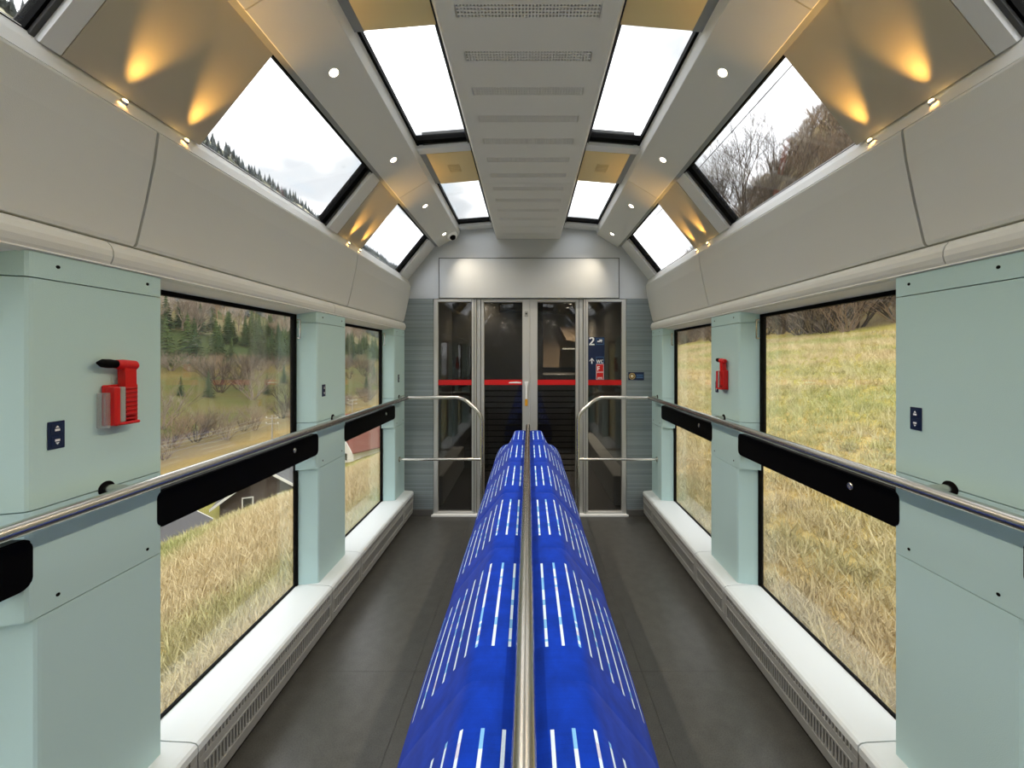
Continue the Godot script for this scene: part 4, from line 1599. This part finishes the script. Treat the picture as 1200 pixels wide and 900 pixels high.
func make_village() -> void:
	var plaster := mat(Color(0.90, 0.88, 0.84), 0.9)
	var tiles := mat(Color(0.53, 0.29, 0.21), 0.85)
	tiles.albedo_texture = noise_tex(0.05, 4, [[0.0, Color(0.75, 0.7, 0.68)], [1.0, Color(1, 1, 1)]], 256, 61)
	tri_tex(tiles, Vector3.ONE * 0.4)
	var timber := mat(Color(0.30, 0.24, 0.19), 0.9)
	timber.albedo_texture = noise_tex(0.06, 4, [[0.0, Color(0.65, 0.62, 0.6)], [1.0, Color(1, 1, 1)]], 256, 62)
	tri_tex(timber, Vector3(0.6, 0.15, 0.6))
	var slate := mat(Color(0.34, 0.33, 0.33), 0.8)
	var white := mat(Color(0.86, 0.85, 0.82), 0.8)
	var dark := mat(Color(0.10, 0.10, 0.11), 0.4)
	make_house("farmhouse", "white farmhouse with red tiled roof beyond the embankment", Vector3(-30.5, -17.6, -73.0), -0.55, Vector3(10.0, 3.6, 12.0), 8.6, plaster, tiles, white, 2, 3)
	make_house("barn", "dark timber barn with pale roof edges beyond the embankment", Vector3(-32.0, -17.0, -48.5), 0.45, Vector3(8.5, 2.4, 9.0), 5.6, timber, slate, white, 1, 2)
	make_house("shed", "low grey shed beside the dark timber barn", Vector3(-34.5, -17.0, -35.0), 0.35, Vector3(6.0, 2.2, 6.0), 4.4, timber, slate, white, 1, 2)
	# valley road
	var road := Geo.new()
	for i in 24:
		var z0 := 20.0 - 8.0 * i
		var z1 := z0 - 8.0
		var a := Vector3(-47.0 - 0.02 * z0, 0, z0)
		var b := Vector3(-47.0 - 0.02 * z1, 0, z1)
		for p in [[a, b]]:
			road.quad(p[0] + Vector3(-2.2, ground_y(p[0].x, p[0].z) + 0.25, 0), p[0] + Vector3(2.2, ground_y(p[0].x, p[0].z) + 0.25, 0), p[1] + Vector3(2.2, ground_y(p[1].x, p[1].z) + 0.25, 0), p[1] + Vector3(-2.2, ground_y(p[1].x, p[1].z) + 0.25, 0), UP)
			for s in [-2.2, 2.2]:
				road.quad(p[0] + Vector3(s, ground_y(p[0].x, p[0].z) + 0.25, 0), p[1] + Vector3(s, ground_y(p[1].x, p[1].z) + 0.25, 0), p[1] + Vector3(s, ground_y(p[1].x, p[1].z) - 0.6, 0), p[0] + Vector3(s, ground_y(p[0].x, p[0].z) - 0.6, 0), Vector3(s, 0, 0))
	var rd := MeshInstance3D.new()
	rd.name = "road"
	rd.mesh = road.mesh(mat(Color(0.60, 0.58, 0.55), 0.9))
	add_child(rd)
	tag(rd, "pale valley road below the wooded hillside", "road", "", "structure")
	# poles and wires along the road
	var tops := []
	var pole_m := mat(Color(0.62, 0.58, 0.52), 0.9)
	for i in 4:
		var z := -8.0 - 28.0 * i
		var x := -43.5 - 0.02 * z
		var y := ground_y(x, z)
		var at := Vector3(x, y - 0.1, z)
		var t := thing("utility_pole", "wooden utility pole with crossarms beside the valley road", "pole", at, "poles along the valley road")
		var g := Geo.new()
		g.tube([at, at + UP * 7.4], 0.16, 8, true, 0.11)
		part(g, "pole", pole_m, t)
		for h in [6.9, 6.0]:
			g = Geo.new()
			g.box(at + Vector3(-1.1, h - 0.07, -0.06), at + Vector3(1.1, h + 0.07, 0.06))
			var arm := part(g, "crossarm", pole_m, t)
			for q in [-0.95, 0.95]:
				g = Geo.new()
				g.lathe([Vector2(0.06, 0.0), Vector2(0.06, 0.2), Vector2(0, 0.24)], at + Vector3(q, h + 0.07, 0), UP, 8)
				part(g, "insulator", white, arm)
		tops.append(at)
	for h in [6.9, 6.0]:
		for q in [-0.95, 0.95]:
			var path := []
			for i in tops.size() - 1:
				for k in 8:
					var f := k / 8.0
					path.append((tops[i] as Vector3).lerp(tops[i + 1], f) + Vector3(q, h + 0.3 - 0.5 * 4.0 * f * (1.0 - f), 0))
			path.append(tops[-1] + Vector3(q, h + 0.3, 0))
			var g := Geo.new()
			g.tube(path, 0.025, 5)
			var o := MeshInstance3D.new()
			o.name = numbered("power_line")
			o.mesh = g.mesh(mat(Color(0.55, 0.53, 0.50), 0.6))
			add_child(o)
			tag(o, "thin power line strung between the poles of the valley road", "wire", "power lines along the valley road")
	# contact wire beside the track
	var wire := Geo.new()
	var wp := []
	for i in 31: wp.append(Vector3(3.5, 5.36 + 0.0004 * pow(i - 10.0, 2), 30.0 - 6.0 * i))
	wire.tube(wp, 0.008, 6)
	var wo := MeshInstance3D.new()
	wo.name = "overhead_wire"
	wo.mesh = wire.mesh(mat(Color(0.05, 0.05, 0.05), 0.6))
	add_child(wo)
	tag(wo, "single dark overhead wire running beside the track above the slope", "wire")
	# white boards leaning upright before the barn
	for i in 4:
		var bp := Vector3(-26.2 - 0.25 * i, 0, -35.0 - 2.4 * i)
		bp.y = ground_y(bp.x, bp.z) - 0.1
		var bt := thing("fence_panel", "low white board fence panel standing before the dark barn", "fence", bp, "white fence panels by the barn")
		var bg := Geo.new()
		bg.box(bp + Vector3(-0.05, 0.5, -0.75), bp + Vector3(0.05, 1.6, 0.75), 0.02)
		part(bg, "board", white, bt)
		for q in [-0.6, 0.6]:
			bg = Geo.new()
			bg.box(bp + Vector3(0.05, 0.0, q - 0.05), bp + Vector3(0.14, 1.65, q + 0.05))
			part(bg, "post", pole_m, bt)
	# parked car by the barn
	var paints := [Color(0.10, 0.10, 0.11)]
	var names := ["black"]
	var spots := [Vector3(-25.0, 0, -28.0)]
	for i in 1:
		var p: Vector3 = spots[i]
		p.y = ground_y(p.x, p.z) + 0.9
		var t := thing("car", names[i] + " parked car below the embankment near the barn", "car", p)
		t.rotation.y = 0.4
		var g := Geo.new()
		g.extrude([Vector2(-2.1, 0.3), Vector2(2.1, 0.3), Vector2(2.15, 0.75), Vector2(1.9, 0.92), Vector2(1.2, 0.98), Vector2(0.6, 1.42), Vector2(-1.1, 1.45), Vector2(-1.9, 1.0), Vector2(-2.12, 0.85)], Vector3.ZERO, Vector3(0, 0, 1), UP, Vector3.RIGHT, -0.85, 0.85)
		var o := MeshInstance3D.new(); o.name = "body"; o.mesh = g.mesh(mat(paints[i], 0.3)); t.add_child(o, true)
		g = Geo.new()
		g.extrude([Vector2(1.05, 0.99), Vector2(0.58, 1.36), Vector2(-1.05, 1.38), Vector2(-1.6, 1.02)], Vector3.ZERO, Vector3(0, 0, 1), UP, Vector3.RIGHT, -0.87, 0.87)
		o = MeshInstance3D.new(); o.name = "side_glass"; o.mesh = g.mesh(dark); t.add_child(o, true)
		for q in [[-1.3, -0.8], [1.35, -0.8], [-1.3, 0.8], [1.35, 0.8]]:
			g = Geo.new()
			g.lathe([Vector2(0, -0.11), Vector2(0.32, -0.11), Vector2(0.32, 0.11), Vector2(0, 0.11)], Vector3(q[1], 0.32, q[0]), Vector3.RIGHT, 14)
			o = MeshInstance3D.new(); o.name = "wheel"; o.mesh = g.mesh(dark); t.add_child(o, true)

# ---------------------------------------------------------------- trees
func branch(g: Geo, r: RandomNumberGenerator, p: Vector3, dir: Vector3, length: float, rad: float, level: int, fan: int) -> void:
	var q := p + dir * length * 0.5 + Vector3(r.randf_range(-1, 1), 0, r.randf_range(-1, 1)) * length * 0.06
	var e := p + dir * length
	g.tube([p, q, e], rad, 5 if level > 2 else 3, false, rad * 0.62)
	if level == 0: return
	for i in fan:
		var f := r.randf_range(0.45, 1.0)
		var side := Vector3(r.randf_range(-1, 1), r.randf_range(-0.15, 0.5), r.randf_range(-1, 1)).normalized()
		var nd := (dir * 0.95 + side * r.randf_range(0.55, 0.95) + UP * 0.12).normalized()
		branch(g, r, p.lerp(e, f), nd, length * r.randf_range(0.58, 0.80), rad * 0.55, level - 1, fan)
	branch(g, r, e, (dir + Vector3(r.randf_range(-1, 1), 0.2, r.randf_range(-1, 1)) * 0.22).normalized(), length * 0.78, rad * 0.62, level - 1, fan)

func tree_proto(trunk: Mesh, crown: Mesh, tn: String, cn: String) -> Node3D:
	var t := Node3D.new()
	var o := MeshInstance3D.new()
	o.name = tn
	o.mesh = trunk
	t.add_child(o, true)
	o = MeshInstance3D.new()
	o.name = cn
	o.mesh = crown
	t.add_child(o, true)
	return t

func bush_proto(sd: int, bark: Material) -> Node3D:
	var r := RandomNumberGenerator.new()
	r.seed = sd
	var g := Geo.new()
	var c := Geo.new()
	g.tube([Vector3(0, -0.08, 0), Vector3(0.01, 0.10, 0)], 0.03, 6, false, 0.02)
	for i in 9:
		var an := TAU * (i + r.randf()) / 9.0
		branch(c, r, Vector3(cos(an), 0, sin(an)) * 0.04, (Vector3(cos(an), 0, sin(an)) * r.randf_range(0.2, 0.9) + UP).normalized(), 0.42, 0.014, 3, 2)
	return tree_proto(g.mesh(bark), c.mesh(bark), "stem", "branches")

func bare_tree(sd: int, level: int, fan: int, bark: Material, h := 1.0, fine := 1.0) -> Node3D:
	var r := RandomNumberGenerator.new()
	r.seed = sd
	var g := Geo.new()
	g.tube([Vector3(0, -0.06 * h, 0), Vector3(0.01 * h, 0.14 * h, 0), Vector3(0, 0.28 * h, 0.005 * h)], 0.018 * h, 7, false, 0.013 * h)
	var c := Geo.new()
	for i in fan + 1:
		var an := TAU * (i + r.randf() * 0.6) / (fan + 1)
		branch(c, r, Vector3(0, (0.20 + 0.08 * r.randf()) * h, 0), (Vector3(cos(an), 0, sin(an)) * r.randf_range(0.2, 0.5) + UP).normalized(), 0.26 * h * (0.80 if fine < 1.0 else 1.0), 0.010 * h * fine, level, fan)
	return tree_proto(g.mesh(bark), c.mesh(bark), "trunk", "branches")

func conifer(sd: int, leaf: Material, bark: Material) -> Node3D:
	var r := RandomNumberGenerator.new()
	r.seed = sd
	var g := Geo.new()
	g.tube([Vector3(0, -0.05, 0), Vector3(0, 0.97, 0)], 0.012, 6, false, 0.002)
	var c := Geo.new()
	var tiers := 13
	for i in tiers:
		var f := float(i) / tiers
		var y := 0.12 + 0.85 * f
		var rad := 0.17 * pow(1.0 - f, 0.85) + 0.012
		var n := 11
		var drop := 0.055 * (1.0 - 0.5 * f)
		for k in n:
			var an := TAU * (k + r.randf() * 0.7) / n
			var rr := rad * r.randf_range(0.72, 1.12)
			var d := Vector3(cos(an), 0, sin(an))
			var w := Vector3(-sin(an), 0, cos(an)) * rr * 0.34
			var tip := d * rr + UP * (y - drop * r.randf_range(0.7, 1.4))
			var root := UP * (y + 0.035)
			c.tri(root, d * rr * 0.55 + w + UP * (y - drop * 0.35), tip, UP + d)
			c.tri(root, tip, d * rr * 0.55 - w + UP * (y - drop * 0.35), UP + d)
			c.tri(UP * (y - 0.02), d * rr * 0.55 + w + UP * (y - drop * 0.35), tip, -UP)
	c.lathe([Vector2(0.01, 0.90), Vector2(0.006, 0.96), Vector2(0, 1.02)], Vector3.ZERO, UP, 6)
	return tree_proto(g.mesh(bark), c.mesh(leaf), "trunk", "needles")

func plant(proto: Node3D, called: String, label: String, category: String, group: String, x: float, z: float, h: float, r: RandomNumberGenerator, fat := 1.0) -> Node3D:
	var t := proto.duplicate() as Node3D
	t.name = numbered(called)
	add_child(t)
	t.position = Vector3(x, ground_y(x, z) - 0.3, z)
	t.basis = Basis(UP, r.randf() * TAU).scaled(Vector3(h * fat, h, h * fat))
	tag(t, label, category, group)
	return t

func make_trees() -> void:
	var r := RandomNumberGenerator.new()
	r.seed = 99
	var bark := mat(Color(0.54, 0.48, 0.42), 0.95)
	var bark_red := mat(Color(0.56, 0.47, 0.38), 0.95)
	var bark_dark := mat(Color(0.30, 0.25, 0.21), 0.95)
	var pale_bark := mat(Color(0.68, 0.63, 0.57), 0.95)
	var leaf_a := mat(Color(0.20, 0.27, 0.15), 0.95)
	var leaf_snow_haze := mat(Color(0.42, 0.45, 0.45), 0.95)  # snow-dusted needles, also lightened in the colour to stand for distance haze
	var leaf_b := mat(Color(0.26, 0.32, 0.17), 0.95)
	for m in [bark, bark_red, pale_bark, leaf_a, leaf_b, bark_dark]: m.metallic_specular = 0.15
	var bare := [bare_tree(1, 3, 3, bark), bare_tree(2, 3, 3, pale_bark), bare_tree(3, 3, 3, bark_red)]
	var firs := [conifer(5, leaf_a, bark), conifer(6, leaf_b, bark), conifer(7, leaf_a, bark)]
	# the large bare tree below the hill
	var big := bare_tree(14, 6, 3, bark_dark, 1.0, 0.5)
	plant(big, "bare_tree", "large round-crowned bare tree standing alone below the hill", "tree", "", 20.5, -36.0, 23.0, r, 1.0)
	big.free()
	var bush := [bush_proto(21, bark_red), bush_proto(22, bark), bush_proto(23, bark_dark)]
	# valley side: scrub at the road, a band of firs, then a pale leafless wood above
	for i in 70:
		var x := -r.randf_range(56, 63)
		var z := 6.0 - r.randf() * 150.0
		plant(bush[i % 3], "roadside_bush", "brown leafless bush behind the valley road", "bush", "bushes by the valley road", x, z, r.randf_range(3.0, 6.5), r, 1.1)
	for i in 45:
		var x := -r.randf_range(66, 95)
		var z := -20.0 - r.randf() * 200.0
		plant(firs[i % 3] if i % 3 == 0 else bush[i % 3], "meadow_tree", "small tree scattered over the valley meadow", "tree", "small trees on the valley meadow", x, z, r.randf_range(4.0, 9.0), r, 1.2)
	for i in 60:
		var x := -r.randf_range(94, 108)
		var z := -20.0 - r.randf() * 230.0
		plant(bush[i % 3], "meadow_bush", "reddish leafless bush at the upper edge of the valley meadow", "bush", "bushes above the valley meadow", x, z, r.randf_range(4.0, 7.0), r, 1.2)
	for i in 190:
		var x := -r.randf_range(108, 165)
		var z := -20.0 - r.randf() * 330.0
		plant(firs[i % 3], "fir_tree", "dark green fir on the hillside across the valley", "tree", "firs across the valley", x, z, r.randf_range(9, 16), r, 1.3)
	for i in 290:
		var x := -r.randf_range(140, 270)
		var z := -30.0 - r.randf() * (60.0 - x * 1.9)
		plant(bare[i % 3], "leafless_tree", "pale leafless tree in the wood across the valley", "tree", "leafless trees across the valley", x, z, r.randf_range(12, 19), r, 1.3)
	# grass slope side: brown scrub at the edge, then the wood up the hill
	for i in 220:
		var x := r.randf_range(27, 38)
		var z := 12.0 - r.randf() * 100.0
		plant(bush[i % 3], "scrub_bush", "brown leafless bush at the upper edge of the grass slope", "bush", "bushes above the grass slope", x, z, r.randf_range(2.5, 5.0), r, 1.3)
	for i in 290:
		var x := 40.0 + 115.0 * pow(r.randf(), 0.7)
		var z := -10.0 - r.randf() * (80.0 + x * 1.3)
		plant(bare[i % 3], "hill_tree", "brown leafless tree in the wood up the hill", "tree", "leafless trees on the hill", x, z, r.randf_range(7, 13), r, 1.4)
	for i in 260:
		var x := 40.0 + 110.0 * pow(r.randf(), 0.7)
		var z := -30.0 - r.randf() * (60.0 + x * 1.2)
		plant(bush[i % 3], "hill_bush", "brown leafless thicket bush between the trees up the hill", "bush", "thicket on the hill", x, z, r.randf_range(5, 9), r, 1.3)
	for b in bush: b.free()
	# the countless firs of the high ridge
	var mm := MultiMesh.new()
	mm.transform_format = MultiMesh.TRANSFORM_3D
	mm.mesh = (firs[0].get_child(1) as MeshInstance3D).mesh
	mm.instance_count = 5200
	for i in 5200:
		var x := -r.randf_range(190, 560)
		var z := 100.0 - r.randf() * 1700.0
		var h := r.randf_range(12, 22)
		mm.set_instance_transform(i, Transform3D(Basis(UP, r.randf() * TAU).scaled(Vector3.ONE * h), Vector3(x, ground_y(x, z) - 0.5, z)))
	var o := MultiMeshInstance3D.new()
	o.name = "ridge_forest"
	o.multimesh = mm
	o.material_override = leaf_snow_haze
	add_child(o)
	tag(o, "distant fir forest covering the snowy ridge across the valley", "forest", "", "stuff")
	for p in bare + firs: p.free()
